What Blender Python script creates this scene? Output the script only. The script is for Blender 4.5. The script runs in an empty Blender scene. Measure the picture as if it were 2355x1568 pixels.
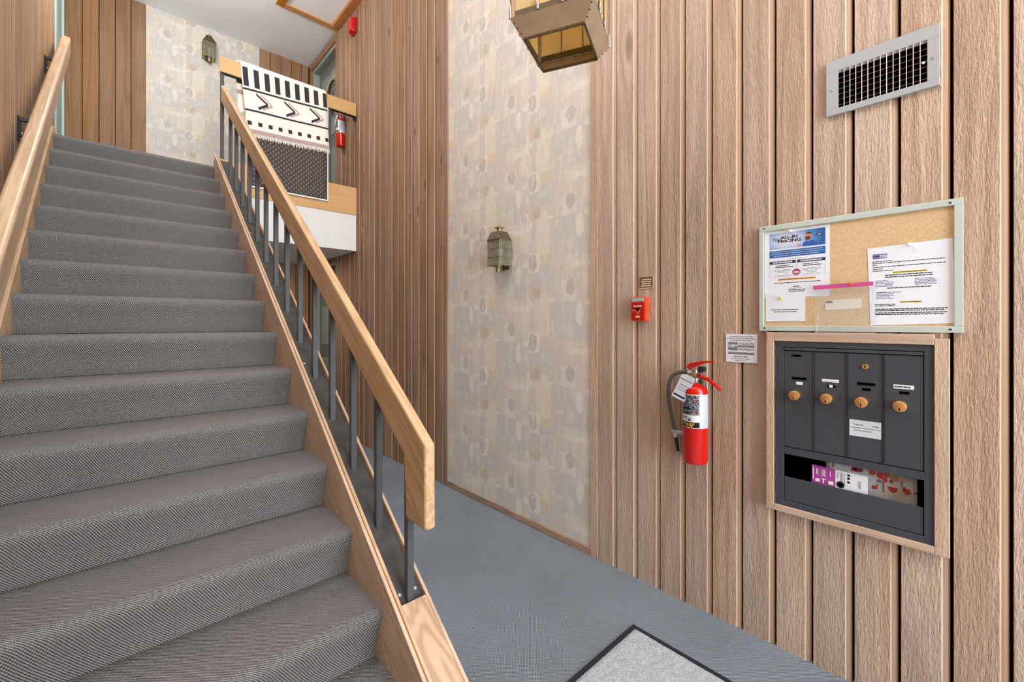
import bpy, bmesh, math, random
from mathutils import Vector, Matrix
random.seed(7)
SC = bpy.context.scene
COL = SC.collection
PI = math.pi

# ------------------------------------------------------------------ camera
cam_d = bpy.data.cameras.new('camera'); cam = bpy.data.objects.new('camera', cam_d); COL.objects.link(cam)
cam.location = (0, 0, 1.35)
cam.rotation_euler = (PI / 2, 0, -math.radians(42.737))
cam_d.sensor_width = 36.0
cam_d.lens = 992.16 / 2355 * 36
cam_d.shift_y = -39.65 / 2355
cam_d.clip_start = 0.02
SC.camera = cam
# ------------------------------------------------------------------ world, lights, exposure
W = bpy.data.worlds.new('world'); SC.world = W; W.use_nodes = True
W.node_tree.nodes['Background'].inputs[0].default_value = (0.80, 0.90, 1.0, 1)
W.node_tree.nodes['Background'].inputs[1].default_value = 1.0


def area(name, loc, rot, sx, sy, power, color):
    d = bpy.data.lights.new(name, 'AREA'); d.shape = 'RECTANGLE'; d.size = sx; d.size_y = sy
    d.energy = power; d.color = color
    o = bpy.data.objects.new(name, d); COL.objects.link(o); o.location = loc; o.rotation_euler = rot
    return o


# daylight through the two storey glazed entrance behind the camera
area('entrance_daylight', (1.0, -3.18, 1.25), (PI / 2, 0, 0), 1.9, 2.2, 112, (0.85, 0.93, 1.0))
area('high_window_daylight', (0.85, -3.18, 3.75), (PI / 2 + 0.15, 0, 0), 2.0, 2.0, 90, (0.90, 0.955, 1.0))
# unseen point lamps, added to brighten the ceiling, upper landing and entrance hall


def fill_point(name, loc, power, radius, color):
    d = bpy.data.lights.new(name, 'POINT'); d.energy = power; d.shadow_soft_size = radius; d.color = color
    o = bpy.data.objects.new(name, d); COL.objects.link(o); o.location = loc


fill_point('landing_fill', (0.35, 4.7, 4.62), 36, 0.22, (1.0, 0.97, 0.94))
fill_point('hall_fill', (0.25, 1.3, 4.3), 66, 0.30, (0.98, 0.975, 0.98))
area('under_landing_light', (1.35, 5.6, 2.15), (0, 0, 0), 0.3, 0.3, 6.0, (1.0, 0.84, 0.66))
vs = SC.view_settings
vs.view_transform = 'Standard'; vs.look = 'None'; vs.exposure = 0.66; vs.gamma = 1.0; vs.use_curve_mapping = False


# ------------------------------------------------------------------ node helpers
def srgb(r, g, b):
    f = lambda c: c / 12.92 if c <= 0.04045 else ((c + 0.055) / 1.055) ** 2.4
    return (f(r / 255), f(g / 255), f(b / 255), 1)


class NT:
    def __init__(s, name):
        s.m = bpy.data.materials.new(name); s.m.use_nodes = True
        s.t = s.m.node_tree; s.b = s.t.nodes['Principled BSDF']; s.out = s.t.nodes['Material Output']
        s.tc = None

    def put(s, sock, v):
        if isinstance(v, bpy.types.NodeSocket): s.t.links.new(v, sock)
        elif v is not None:
            try: sock.default_value = v
            except Exception: sock.default_value = v[:3]

    def n(s, typ, out=0, ins=(), **kw):
        nd = s.t.nodes.new(typ)
        for k, v in kw.items(): setattr(nd, k, v)
        if isinstance(ins, dict):
            for k, v in ins.items(): s.put(nd.inputs[k], v)
        else:
            for i, v in enumerate(ins): s.put(nd.inputs[i], v)
        return nd.outputs[out]

    def m_(s, op, a, b=0.0, c=0.0, clamp=False):
        return s.n('ShaderNodeMath', 0, (a, b, c), operation=op, use_clamp=clamp)

    def v_(s, op, a, b=(0, 0, 0), **kw):
        return s.n('ShaderNodeVectorMath', 0, (a, b), operation=op, **kw)

    def obj(s): return s.n('ShaderNodeTexCoord', 3)

    def rnd(s): return s.n('ShaderNodeObjectInfo', 'Random')

    def noise(s, vec, scale=5.0, detail=2.0, rough=0.5, dist=0.0, out=0):
        return s.n('ShaderNodeTexNoise', out, {'Vector': vec, 'Scale': scale, 'Detail': detail, 'Roughness': rough, 'Distortion': dist})

    def mix(s, f, a, b, blend='MIX'):
        nd = s.t.nodes.new('ShaderNodeMix'); nd.data_type = 'RGBA'; nd.blend_type = blend
        s.put(nd.inputs[0], f); s.put(nd.inputs[6], a); s.put(nd.inputs[7], b)
        return nd.outputs[2]

    def ramp(s, f, stops):
        nd = s.t.nodes.new('ShaderNodeValToRGB'); s.put(nd.inputs[0], f)
        e = nd.color_ramp.elements
        while len(e) < len(stops): e.new(0.5)
        for i, (p, c) in enumerate(stops): e[i].position = p; e[i].color = c if len(c) == 4 else (*c, 1)
        return nd.outputs[0]

    def rng(s, f, a, b, c=0.0, d=1.0):
        return s.n('ShaderNodeMapRange', 0, (f, a, b, c, d))

    def bump(s, h, strength=0.3, dist=0.01):
        s.put(s.b.inputs['Normal'], s.n('ShaderNodeBump', 0, {'Height': h, 'Strength': strength, 'Distance': dist}))

    def done(s, col=None, rough=None, metal=None, spec=None):
        if col is not None: s.put(s.b.inputs['Base Color'], col)
        if rough is not None: s.put(s.b.inputs['Roughness'], rough)
        if metal is not None: s.b.inputs['Metallic'].default_value = metal
        if spec is not None: s.b.inputs['Specular IOR Level'].default_value = spec
        return s.m


def plain(name, c, rough=0.5, metal=0.0, spec=0.5, mottled=0.0, scale=40, bump=0.0):
    t = NT(name)
    col = c
    if mottled or bump:
        nz = t.noise(t.obj(), scale, 3)
    if mottled:
        col = t.mix(t.rng(nz, 0.3, 0.7), tuple(x * (1 - mottled) for x in c[:3]) + (1,), tuple(min(1, x * (1 + mottled)) for x in c[:3]) + (1,))
    if bump: t.bump(nz, bump, 0.002)
    return t.done(col, rough, metal, spec)


def wood(name, lo, hi, along='z', slope=None, rings=14.0, cross=9.0, lng=0.7, knots=None, bumps=0.0, rough=0.62,
         grain=0.5, vary=0.18, saw=False, spec=0.3):
    """lo / hi: dark and light grain colour; along: the axis the grain runs along"""
    t = NT(name)
    p = t.obj()
    if slope is not None:
        p = t.n('ShaderNodeVectorRotate', 0, {'Vector': p, 'Angle': -slope}, rotation_type='X_AXIS')
    r = t.rnd()
    r13 = t.m_('MULTIPLY', r, 13.7); r29 = t.m_('MULTIPLY', r, 29.3)
    off = t.n('ShaderNodeCombineXYZ', 0, (r13, r29, t.m_('MULTIPLY', r, 41.9)))
    p = t.v_('ADD', p, off)
    sc = [cross] * 3; ax = 'xyz'.index(along); sc[ax] = lng
    q = t.v_('MULTIPLY', p, tuple(sc))
    if knots:
        # knots bend the grain round them
        kq = t.v_('MULTIPLY', p, tuple(knots[0] * (0.35 if i == ax else 1.0) for i in range(3)))
        kd = t.n('ShaderNodeTexVoronoi', 0, {'Vector': kq, 'Scale': 1.0})
        km = t.rng(kd, 0.0, knots[1], 1.0, 0.0)
        kk = t.m_('POWER', km, 2.0)
    n1 = t.noise(q, 1.0, 2.0, 0.45, 0.25)
    if knots: n1 = t.m_('ADD', n1, t.m_('MULTIPLY', kk, 0.32))
    ring = t.m_('SINE', t.m_('MULTIPLY', n1, rings * 2 * PI / 2))
    ring = t.rng(ring, -1, 1)
    ring = t.m_('POWER', ring, 1.6)
    fs = [260.0] * 3; fs[ax] = 5.0
    fine = t.noise(t.v_('MULTIPLY', p, tuple(fs)), 1.0, 2.0, 0.6)
    fs2 = [60.0] * 3; fs2[ax] = 2.0
    mid = t.noise(t.v_('MULTIPLY', p, tuple(fs2)), 1.0, 3.0, 0.6)
    f = t.m_('ADD', t.m_('MULTIPLY', ring, grain), t.m_('MULTIPLY', t.rng(fine, 0.3, 0.7), 0.30))
    f = t.m_('ADD', f, t.m_('MULTIPLY', t.rng(mid, 0.3, 0.7), 0.9 - grain), clamp=True)
    f = t.m_('MULTIPLY', f, 0.85, clamp=True)
    col = t.mix(f, hi, lo)
    big = t.noise(t.v_('MULTIPLY', p, tuple(3.0 if i != ax else 0.9 for i in range(3))), 1.0, 2.0)
    col = t.mix(t.rng(big, 0.35, 0.7, 0, 0.35), col, tuple(x * 0.72 for x in lo[:3]) + (1,))
    if knots:
        core = t.rng(kd, 0.0, knots[2], 1.0, 0.0)
        col = t.mix(t.m_('POWER', core, 0.7, clamp=True), col, tuple(x * knots[3] for x in lo[:3]) + (1,))
    hsv = t.n('ShaderNodeHueSaturation', 0, {'Color': col, 'Value': t.rng(r, 0, 1, 1 - vary, 1 + vary), 'Saturation': t.rng(t.m_('FRACT', t.m_('MULTIPLY', r, 7.31)), 0, 1, 0.86, 1.12)})
    if bumps:
        if saw:
            ss = [150.0] * 3; ss[ax] = 26.0
            sn = t.noise(t.v_('MULTIPLY', p, tuple(ss)), 1.0, 3.0, 0.65, 0.4)
            h = t.m_('ADD', t.m_('MULTIPLY', ring, 0.55), t.m_('MULTIPLY', sn, 1.6))
        else:
            h = t.m_('ADD', t.m_('MULTIPLY', ring, 0.3), t.m_('MULTIPLY', fine, 0.7))
        t.bump(h, bumps, 0.004)
    return t.done(hsv, rough, 0.0, spec)


def carpet(name, lo, hi, pitch=0.0062, strength=0.9):
    t = NT(name)
    p = t.obj()
    wob = t.noise(p, 9.0, 2.0, out=1)
    p2 = t.v_('ADD', p, t.v_('SCALE', wob, (0, 0, 0)) if False else t.v_('MULTIPLY', wob, (0.006, 0.006, 0.006)))
    x = t.n('ShaderNodeSeparateXYZ', 0, (p2,)); y = t.n('ShaderNodeSeparateXYZ', 1, (p2,)); z = t.n('ShaderNodeSeparateXYZ', 2, (p2,))
    k = 2 * PI / pitch
    u = t.m_('MULTIPLY', x, k); v = t.m_('MULTIPLY', t.m_('ADD', y, z), k)
    a = t.m_('SINE', t.m_('ADD', u, v)); b = t.m_('SINE', t.m_('SUBTRACT', u, v))
    h = t.m_('ADD', t.m_('MULTIPLY', a, 0.44), t.m_('MULTIPLY', b, 0.28))
    sp = t.noise(p, 420.0, 2.0, 0.7)
    h = t.m_('ADD', h, t.rng(sp, 0.25, 0.75, -0.42, 0.42))
    f = t.rng(h, -0.7, 0.6)
    col = t.mix(f, lo, hi)
    big = t.noise(p, 2.2, 3.0)
    col = t.mix(t.rng(big, 0.3, 0.75, 0, 0.22), col, tuple(c * 0.62 for c in lo[:3]) + (1,))
    t.bump(h, strength, 0.0028)
    return t.done(col, 0.95, 0, 0.08)


# ------------------------------------------------------------------ materials
M = {}
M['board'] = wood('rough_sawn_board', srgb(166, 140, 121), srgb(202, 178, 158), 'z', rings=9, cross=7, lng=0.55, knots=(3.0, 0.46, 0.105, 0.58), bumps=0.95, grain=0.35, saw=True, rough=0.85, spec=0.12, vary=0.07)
M['board_lip'] = wood('planed_lip', srgb(186, 157, 134), srgb(214, 188, 164), 'z', rings=5, cross=6, lng=0.6, rough=0.6, spec=0.25, vary=0.05, grain=0.3)
M['chamfer_lit'] = wood('lit_chamfer', srgb(168, 134, 108), srgb(200, 168, 140), 'z', rings=5, cross=6, lng=0.6, rough=0.6, spec=0.25, vary=0.05, grain=0.3)  # paler chamfer of the back boards; the light it catches put into the colour
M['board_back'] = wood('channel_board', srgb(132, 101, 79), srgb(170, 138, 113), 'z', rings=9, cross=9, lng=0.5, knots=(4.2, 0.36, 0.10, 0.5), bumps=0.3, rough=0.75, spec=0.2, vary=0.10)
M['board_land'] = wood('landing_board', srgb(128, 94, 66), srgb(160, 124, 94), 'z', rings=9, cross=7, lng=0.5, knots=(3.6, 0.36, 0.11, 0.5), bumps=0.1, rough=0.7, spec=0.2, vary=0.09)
M['board_left'] = wood('left_board', srgb(158, 124, 96), srgb(194, 162, 132), 'z', rings=9, cross=8, lng=0.5, knots=(2.6, 0.36, 0.07, 0.5), bumps=0.15, rough=0.7, spec=0.2, vary=0.08)
SL = math.atan2(0.1897, 0.2627)
M['oak_slope'] = wood('oak_sloping', srgb(176, 138, 98), srgb(210, 176, 136), 'y', slope=SL, rings=12, cross=16, lng=1.1, bumps=0.08, rough=0.42, grain=0.6, spec=0.4, vary=0.02)
M['oak_string'] = wood('oak_string', srgb(188, 156, 124), srgb(220, 190, 158), 'y', slope=SL, rings=12, cross=13, lng=1.6, bumps=0.08, rough=0.5, grain=0.7, spec=0.3, vary=0.02)
M['oak_core'] = wood('oak_pale_capping', srgb(176, 146, 122), srgb(218, 190, 166), 'y', slope=SL, rings=16, cross=9, lng=2.2, bumps=0.08, rough=0.5, grain=0.85, spec=0.3, vary=0.02)
M['oak_end'] = wood('oak_upright', srgb(196, 148, 96), srgb(226, 186, 138), 'z', rings=10, cross=22, lng=1.2, rough=0.45, grain=0.5, spec=0.4, vary=0.02)
M['oak_x'] = wood('oak_level', srgb(206, 164, 116), srgb(226, 188, 140), 'x', rings=8, cross=14, lng=1.0, rough=0.45, grain=0.4, spec=0.35, vary=0.03)
M['oak_y'] = wood('baseboard_wood', srgb(122, 100, 84), srgb(176, 152, 134), 'y', rings=14, cross=26, lng=1.4, bumps=0.25, rough=0.6, grain=0.6, vary=0.05)
M['orange_trim_x'] = wood('orange_pine_across', srgb(186, 120, 52), srgb(222, 166, 96), 'x', rings=8, cross=16, lng=0.9, rough=0.45, vary=0.06)
M['orange_trim_y'] = wood('orange_pine_along', srgb(176, 104, 34), srgb(206, 138, 62), 'y', rings=8, cross=16, lng=0.9, rough=0.45, vary=0.06)
M['frame_wood'] = wood('sawn_frame_wood', srgb(180, 152, 128), srgb(216, 190, 166), 'z', rings=8, cross=9, lng=0.6, bumps=0.5, saw=True, rough=0.8, spec=0.12, vary=0.04)
M['frame_wood_y'] = wood('sawn_frame_wood_level', srgb(176, 148, 124), srgb(214, 186, 162), 'y', rings=10, cross=14, lng=0.9, bumps=0.35, saw=True, rough=0.8, spec=0.12, vary=0.04)
M['stair_carpet'] = carpet('stair_carpet', srgb(48, 43, 41), srgb(188, 183, 180), pitch=0.0078, strength=1.0)
M['floor_carpet'] = carpet('floor_carpet', srgb(78, 85, 92), srgb(174, 183, 193), pitch=0.0085, strength=0.8)
M['drywall'] = plain('white_drywall', srgb(232, 231, 227), 0.9, mottled=0.02, scale=6, bump=0.05)
M['ceiling'] = plain('ceiling_paint', srgb(242, 245, 248), 0.95, mottled=0.015, scale=3, bump=0.03)
M['steel'] = plain('dark_steel', srgb(70, 72, 74), 0.45, 0.0, 0.5, mottled=0.10, scale=60)
M['steel_plate'] = plain('worn_steel_plate', srgb(70, 68, 66), 0.7, 0.0, 0.25, mottled=0.28, scale=14, bump=0.15)
M['black'] = plain('black_paint', srgb(24, 24, 25), 0.6)
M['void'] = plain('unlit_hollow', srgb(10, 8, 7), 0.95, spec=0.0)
M['gap'] = plain('gap_backing_shade', srgb(48, 28, 16), 0.95, spec=0.0)
M['teal'] = plain('pale_teal_paint', srgb(170, 196, 192), 0.5)
M['teal_dull'] = plain('grey_teal_paint', srgb(142, 152, 148), 0.5, mottled=0.06, scale=10)
M['door_grey'] = plain('grey_green_door_paint', srgb(112, 118, 114), 0.5, mottled=0.06, scale=10)
M['leaf'] = plain('pale_leaf', srgb(176, 184, 170), 0.7)
M['mailbox'] = plain('charcoal_enamel', srgb(62, 66, 73), 0.42, 0.0, 0.45, mottled=0.06, scale=300, bump=0.06)
M['brass'] = plain('polished_brass', srgb(222, 172, 112), 0.3, 0.75, 0.5)
M['brass_old'] = plain('aged_brass', srgb(150, 132, 100), 0.36, 0.6, 0.5, mottled=0.16, scale=26)
M['brass_skirt'] = plain('bronzed_sheet', srgb(168, 146, 120), 0.42, 0.4, 0.5, mottled=0.12, scale=16)
M['brass_dark'] = plain('dark_bronze', srgb(92, 78, 56), 0.4, 0.45, 0.5, mottled=0.2, scale=40)
M['chrome'] = plain('chrome', srgb(205, 208, 214), 0.12, 1.0)
M['white_plastic'] = plain('white_plastic', srgb(238, 238, 234), 0.35)
M['paper'] = plain('white_paper', srgb(222, 226, 234), 0.75, mottled=0.02, scale=9)
M['paper_grey'] = plain('grey_paper', srgb(196, 203, 208), 0.6, mottled=0.12, scale=14)
M['ink'] = plain('black_ink', srgb(26, 27, 32), 0.6)
M['ink_grey'] = plain('grey_ink', srgb(120, 122, 130), 0.7)
M['ink_blue'] = plain('blue_grey_ink', srgb(98, 106, 146), 0.7)
M['blue'] = plain('print_blue', srgb(28, 92, 164), 0.55)
M['navy'] = plain('print_navy', srgb(34, 46, 76), 0.55)
M['yellow'] = plain('highlighter', srgb(206, 192, 48), 0.6)
M['gold'] = plain('gold_print', srgb(206, 160, 44), 0.6)
M['maroon'] = plain('maroon_print', srgb(150, 44, 62), 0.6)
M['skin'] = plain('printed_skin', srgb(206, 128, 100), 0.6)
M['beard'] = plain('printed_beard', srgb(84, 50, 42), 0.6)
M['shirt'] = plain('printed_shirt', srgb(34, 84, 170), 0.6)
M['purple'] = plain('purple_print', srgb(158, 62, 150), 0.5)
M['red_print'] = plain('red_print', srgb(186, 58, 48), 0.55, mottled=0.35, scale=160)
M['tan_print'] = plain('tan_print', srgb(170, 124, 82), 0.55, mottled=0.25, scale=160)
M['red'] = plain('red_enamel', srgb(192, 18, 10), 0.22, 0, 0.6)
M['red_dark'] = plain('red_deep', srgb(176, 18, 10), 0.3, 0, 0.5)
M['red_orange'] = plain('red_orange_enamel', srgb(226, 70, 30), 0.3, 0, 0.5)
M['rubber'] = plain('grey_rubber_hose', srgb(84, 86, 92), 0.45)
M['alu'] = plain('silver_label', srgb(196, 198, 200), 0.35, 0.35)
M['vent'] = plain('vent_enamel', srgb(162, 165, 168), 0.4)
M['vent_fin'] = plain('vent_fin_enamel', srgb(226, 228, 228), 0.4)
M['board_frame'] = plain('pale_green_aluminium', srgb(190, 203, 196), 0.38, 0.15)
M['pad_edge'] = plain('navy_rubber', srgb(22, 28, 42), 0.7)
M['rug_cream'] = plain('cream_wool', srgb(244, 239, 228), 0.95, mottled=0.05, scale=120, bump=0.4)
M['rug_black'] = plain('charcoal_wool', srgb(54, 50, 54), 0.95, mottled=0.15, scale=200)
M['rug_pink'] = plain('dusty_pink_wool', srgb(184, 160, 158), 0.95, mottled=0.06, scale=120)
M['plaque'] = plain('brown_plaque', srgb(110, 78, 50), 0.5)
M['cream_ink'] = plain('cream_ink', srgb(232, 214, 190), 0.6)


def make_cork():
    t = NT('cork'); p = t.obj()
    a = t.noise(p, 420, 2, 0.6); b = t.noise(p, 120, 3)
    c = t.mix(t.rng(b, 0.35, 0.7), srgb(212, 184, 144), srgb(200, 170, 130))
    c = t.mix(t.rng(a, 0.60, 0.74, 0, 0.7), c, srgb(158, 118, 82))
    t.bump(a, 0.3, 0.002)
    return t.done(c, 0.9, 0, 0.1)


def make_mat_pile():
    t = NT('entrance_mat_pile'); p = t.obj()
    a = t.noise(p, 150, 4, 0.75); b = t.noise(p, 45, 2)
    c = t.mix(t.rng(a, 0.3, 0.68), srgb(146, 152, 158), srgb(222, 226, 230))
    c = t.mix(t.rng(b, 0.4, 0.7, 0, 0.3), c, srgb(160, 166, 172))
    t.bump(a, 1.0, 0.006)
    return t.done(c, 0.97, 0, 0.05)


def make_glass(name, c, alpha, rough=0.12):
    t = NT(name)
    nz = t.noise(t.obj(), 24, 2)
    t.bump(nz, 0.25, 0.004)
    t.b.inputs['Alpha'].default_value = alpha
    return t.done(c, rough, 0, 0.7)


def make_amber():
    t = NT('amber_seeded_glass'); p = t.obj()
    sd = t.n('ShaderNodeTexVoronoi', 0, {'Vector': p, 'Scale': 90.0})
    c = t.mix(t.rng(sd, 0.05, 0.12, 1, 0), srgb(248, 232, 186), srgb(206, 172, 108))
    b = t.noise(p, 12, 2)
    c = t.mix(t.rng(b, 0.3, 0.7, 0, 0.3), c, srgb(234, 206, 140))
    t.bump(b, 0.2, 0.003)
    t.done(c, 0.25, 0, 0.5)
    tr = t.t.nodes.new('ShaderNodeBsdfTranslucent'); t.put(tr.inputs[0], c)
    mx = t.t.nodes.new('ShaderNodeMixShader'); mx.inputs[0].default_value = 0.62
    t.t.links.new(t.b.outputs[0], mx.inputs[1]); t.t.links.new(tr.outputs[0], mx.inputs[2])
    t.t.links.new(mx.outputs[0], t.out.inputs[0])
    return t.m


def make_dotted():
    t = NT('dotted_underlay'); p = t.obj()
    s = t.v_('MULTIPLY', p, (1 / 0.034, 0, 1 / 0.034))
    r = t.n('ShaderNodeVectorRotate', 0, {'Vector': s, 'Angle': PI / 4}, rotation_type='Y_AXIS')
    fr = t.v_('SUBTRACT', t.v_('FRACTION', r), (0.5, 0, 0.5))
    x = t.n('ShaderNodeSeparateXYZ', 0, (fr,)); z = t.n('ShaderNodeSeparateXYZ', 2, (fr,))
    d = t.m_('SQRT', t.m_('ADD', t.m_('MULTIPLY', x, x), t.m_('MULTIPLY', z, z)))
    n = t.noise(p, 90, 2)
    base = t.mix(t.rng(n, 0.3, 0.7), srgb(72, 64, 62), srgb(96, 88, 84))
    c = t.mix(t.rng(d, 0.12, 0.17, 1, 0), base, srgb(188, 178, 166))
    t.bump(n, 0.4, 0.003)
    return t.done(c, 0.9, 0, 0.1)


def make_wallpaper():
    """painterly paper: one 0.53 m repeat, half drop, printed shapes"""
    t = NT('painterly_wallpaper'); p = t.obj()
    P = 0.53
    wob = t.noise(p, 28.0, 3.0, 0.6, out=1)
    p2 = t.v_('ADD', p, t.v_('MULTIPLY', t.v_('SUBTRACT', wob, (0.5, 0.5, 0.5)), (0.034, 0.034, 0.034)))
    hx = t.n('ShaderNodeSeparateXYZ', 0, (p2,)); hy = t.n('ShaderNodeSeparateXYZ', 1, (p2,)); hz = t.n('ShaderNodeSeparateXYZ', 2, (p2,))
    h = t.m_('SUBTRACT', hx, hy)                      # runs to the right seen from the room on both papered walls
    u0 = t.m_('DIVIDE', t.m_('ADD', h, 20 * P), P)
    col = t.m_('FLOOR', u0)
    zz = t.m_('ADD', t.m_('DIVIDE', hz, -P), t.m_('MULTIPLY', col, 0.5))
    uv = t.n('ShaderNodeCombineXYZ', 0, (u0, t.m_('ADD', zz, 40.0), 0.0))
    base = t.noise(t.v_('MULTIPLY', p, (7, 7, 4)), 1.0, 3.0)
    c = t.mix(t.rng(base, 0.3, 0.7), srgb(202, 194, 182), srgb(194, 189, 181))

    def shape(kind, x, y, w, hgt, colr, op=1.0, soft=0.12):
        nonlocal c
        cx = (x + w / 2 - 890) / 600.0; cy = (y + hgt / 2 - 645) / 900.0
        hw = w / 1200.0; hh = hgt / 1800.0
        q = t.v_('SUBTRACT', uv, (cx - 10.0, cy - 10.0, 0))
        q = t.v_('SUBTRACT', t.v_('FRACTION', t.v_('ADD', q, (0.5, 0.5, 0))), (0.5, 0.5, 0))
        q = t.v_('MULTIPLY', q, (1 / hw, 1 / hh, 0))
        if kind == 'e':
            d = t.n('ShaderNodeVectorMath', 1, (q,), operation='LENGTH')
        else:
            a = t.v_('ABSOLUTE', q)
            d = t.m_('MAXIMUM', t.n('ShaderNodeSeparateXYZ', 0, (a,)), t.n('ShaderNodeSeparateXYZ', 1, (a,)))
        c = t.mix(t.rng(d, 1.0 - soft, 1.0 + soft, op, 0.0), c, colr)
    grey = srgb(188, 186, 182); pink = srgb(200, 190, 181); cream = srgb(210, 202, 187); pale = srgb(214, 210, 203)
    ochre = srgb(200, 184, 156); brown = srgb(176, 169, 162)
    shape('b', 730, 900, 225, 300, grey, 0.8, 0.08)
    shape('b', 880, 400, 262, 245, grey, 0.7, 0.08)
    shape('b', 1150, 1040, 250, 190, grey, 0.5)
    shape('b', 1130, 810, 210, 260, grey, 0.65)
    shape('b', 700, 420, 180, 220, pink, 0.7)
    shape('b', 1145, 480, 215, 210, pink, 0.55)
    shape('b', 1400, 900, 150, 300, pink, 0.6)
    shape('b', 1240, 330, 120, 150, cream, 0.6)
    shape('b', 1395, 350, 95, 350, cream, 0.7)
    shape('b', 960, 850, 150, 450, cream, 0.9, 0.06)
    shape('b', 1100, 880, 20, 400, ochre, 0.6, 0.3)
    shape('b', 1010, 1190, 105, 110, ochre, 0.65, 0.2)
    shape('b', 710, 1300, 275, 62, pale, 0.7, 0.2)
    shape('b', 865, 1150, 128, 230, pale, 0.8, 0.07)
    shape('e', 885, 1165, 82, 200, brown, 0.85, 0.08)
    shape('b', 922, 1190, 8, 130, pale, 0.6, 0.3)
    shape('b', 1210, 590, 130, 228, pale, 0.6, 0.08)
    shape('e', 1252, 588, 84, 165, brown, 0.8, 0.08)
    shape('b', 890, 645, 125, 138, ochre, 0.9, 0.07)
    shape('e', 930, 655, 75, 132, brown, 0.75, 0.12)
    shape('e', 1005, 705, 85, 130, cream, 1.0, 0.12)
    shape('e', 960, 780, 150, 78, cream, 0.9, 0.14)
    shape('e', 1080, 785, 75, 24, pale, 0.9, 0.3)
    shape('e', 815, 790, 115, 82, pale, 0.75, 0.15)
    shape('e', 1342, 830, 62, 240, pale, 0.9, 0.14)
    shape('b', 1155, 460, 95, 18, ochre, 0.9, 0.3)
    shape('b', 1160, 1480, 90, 15, ochre, 0.8, 0.3)
    shape('e', 1260, 1030, 64, 150, pale, 0.4, 0.4)
    shape('e', 845, 925, 60, 150, pale, 0.45, 0.4)
    shape('e', 1010, 480, 60, 90, pale, 0.4, 0.4)
    shape('e', 1180, 160, 50, 60, pale, 0.5, 0.4)
    st = t.noise(t.v_('MULTIPLY', p, (55, 55, 9)), 1.0, 3.0, 0.6)
    c = t.mix(t.rng(st, 0.52, 0.66, 0, 0.5), c, pale)
    st2 = t.noise(t.v_('MULTIPLY', p, (30, 30, 11)), 1.0, 3.0, 0.7, 0.6)
    c = t.mix(t.rng(st2, 0.54, 0.60, 0, 0.35), c, grey)
    t.bump(t.noise(p, 130, 2), 0.08, 0.002)
    return t.done(c, 0.8, 0, 0.2)


M['cork'] = make_cork(); M['mat_pile'] = make_mat_pile(); M['amber'] = make_amber(); M['dotted'] = make_dotted()
M['wallpaper'] = make_wallpaper()
M['lantern_glass'] = make_glass('smoky_lantern_glass', srgb(136, 136, 116), 0.38)
M['bag'] = make_glass('clear_plastic_bag', srgb(200, 202, 200), 0.12, 0.1)
M['zip'] = make_glass('pink_zip_plastic', srgb(206, 84, 148), 0.85, 0.2)


def make_banner():
    """printed blue sky gradient of the poster's picture"""
    t = NT('poster_picture'); p = t.obj()
    y = t.n('ShaderNodeSeparateXYZ', 1, (p,)); z = t.n('ShaderNodeSeparateXYZ', 2, (p,))
    dy = t.m_('SUBTRACT', y, 0.535); dz = t.m_('SUBTRACT', z, 1.69)
    d = t.m_('SQRT', t.m_('ADD', t.m_('MULTIPLY', dy, dy), t.m_('MULTIPLY', t.m_('MULTIPLY', dz, dz), 3.0)))
    c = t.ramp(t.m_('MULTIPLY', d, 8.0, clamp=True), [(0.0, srgb(222, 226, 238)), (0.42, srgb(176, 192, 222)), (0.75, srgb(70, 130, 190)), (1.0, srgb(40, 86, 150))])
    return t.done(c, 0.5)


M['banner'] = make_banner()
M['paper_warm'] = plain('warm_white_card', srgb(222, 216, 204), 0.7)


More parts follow.
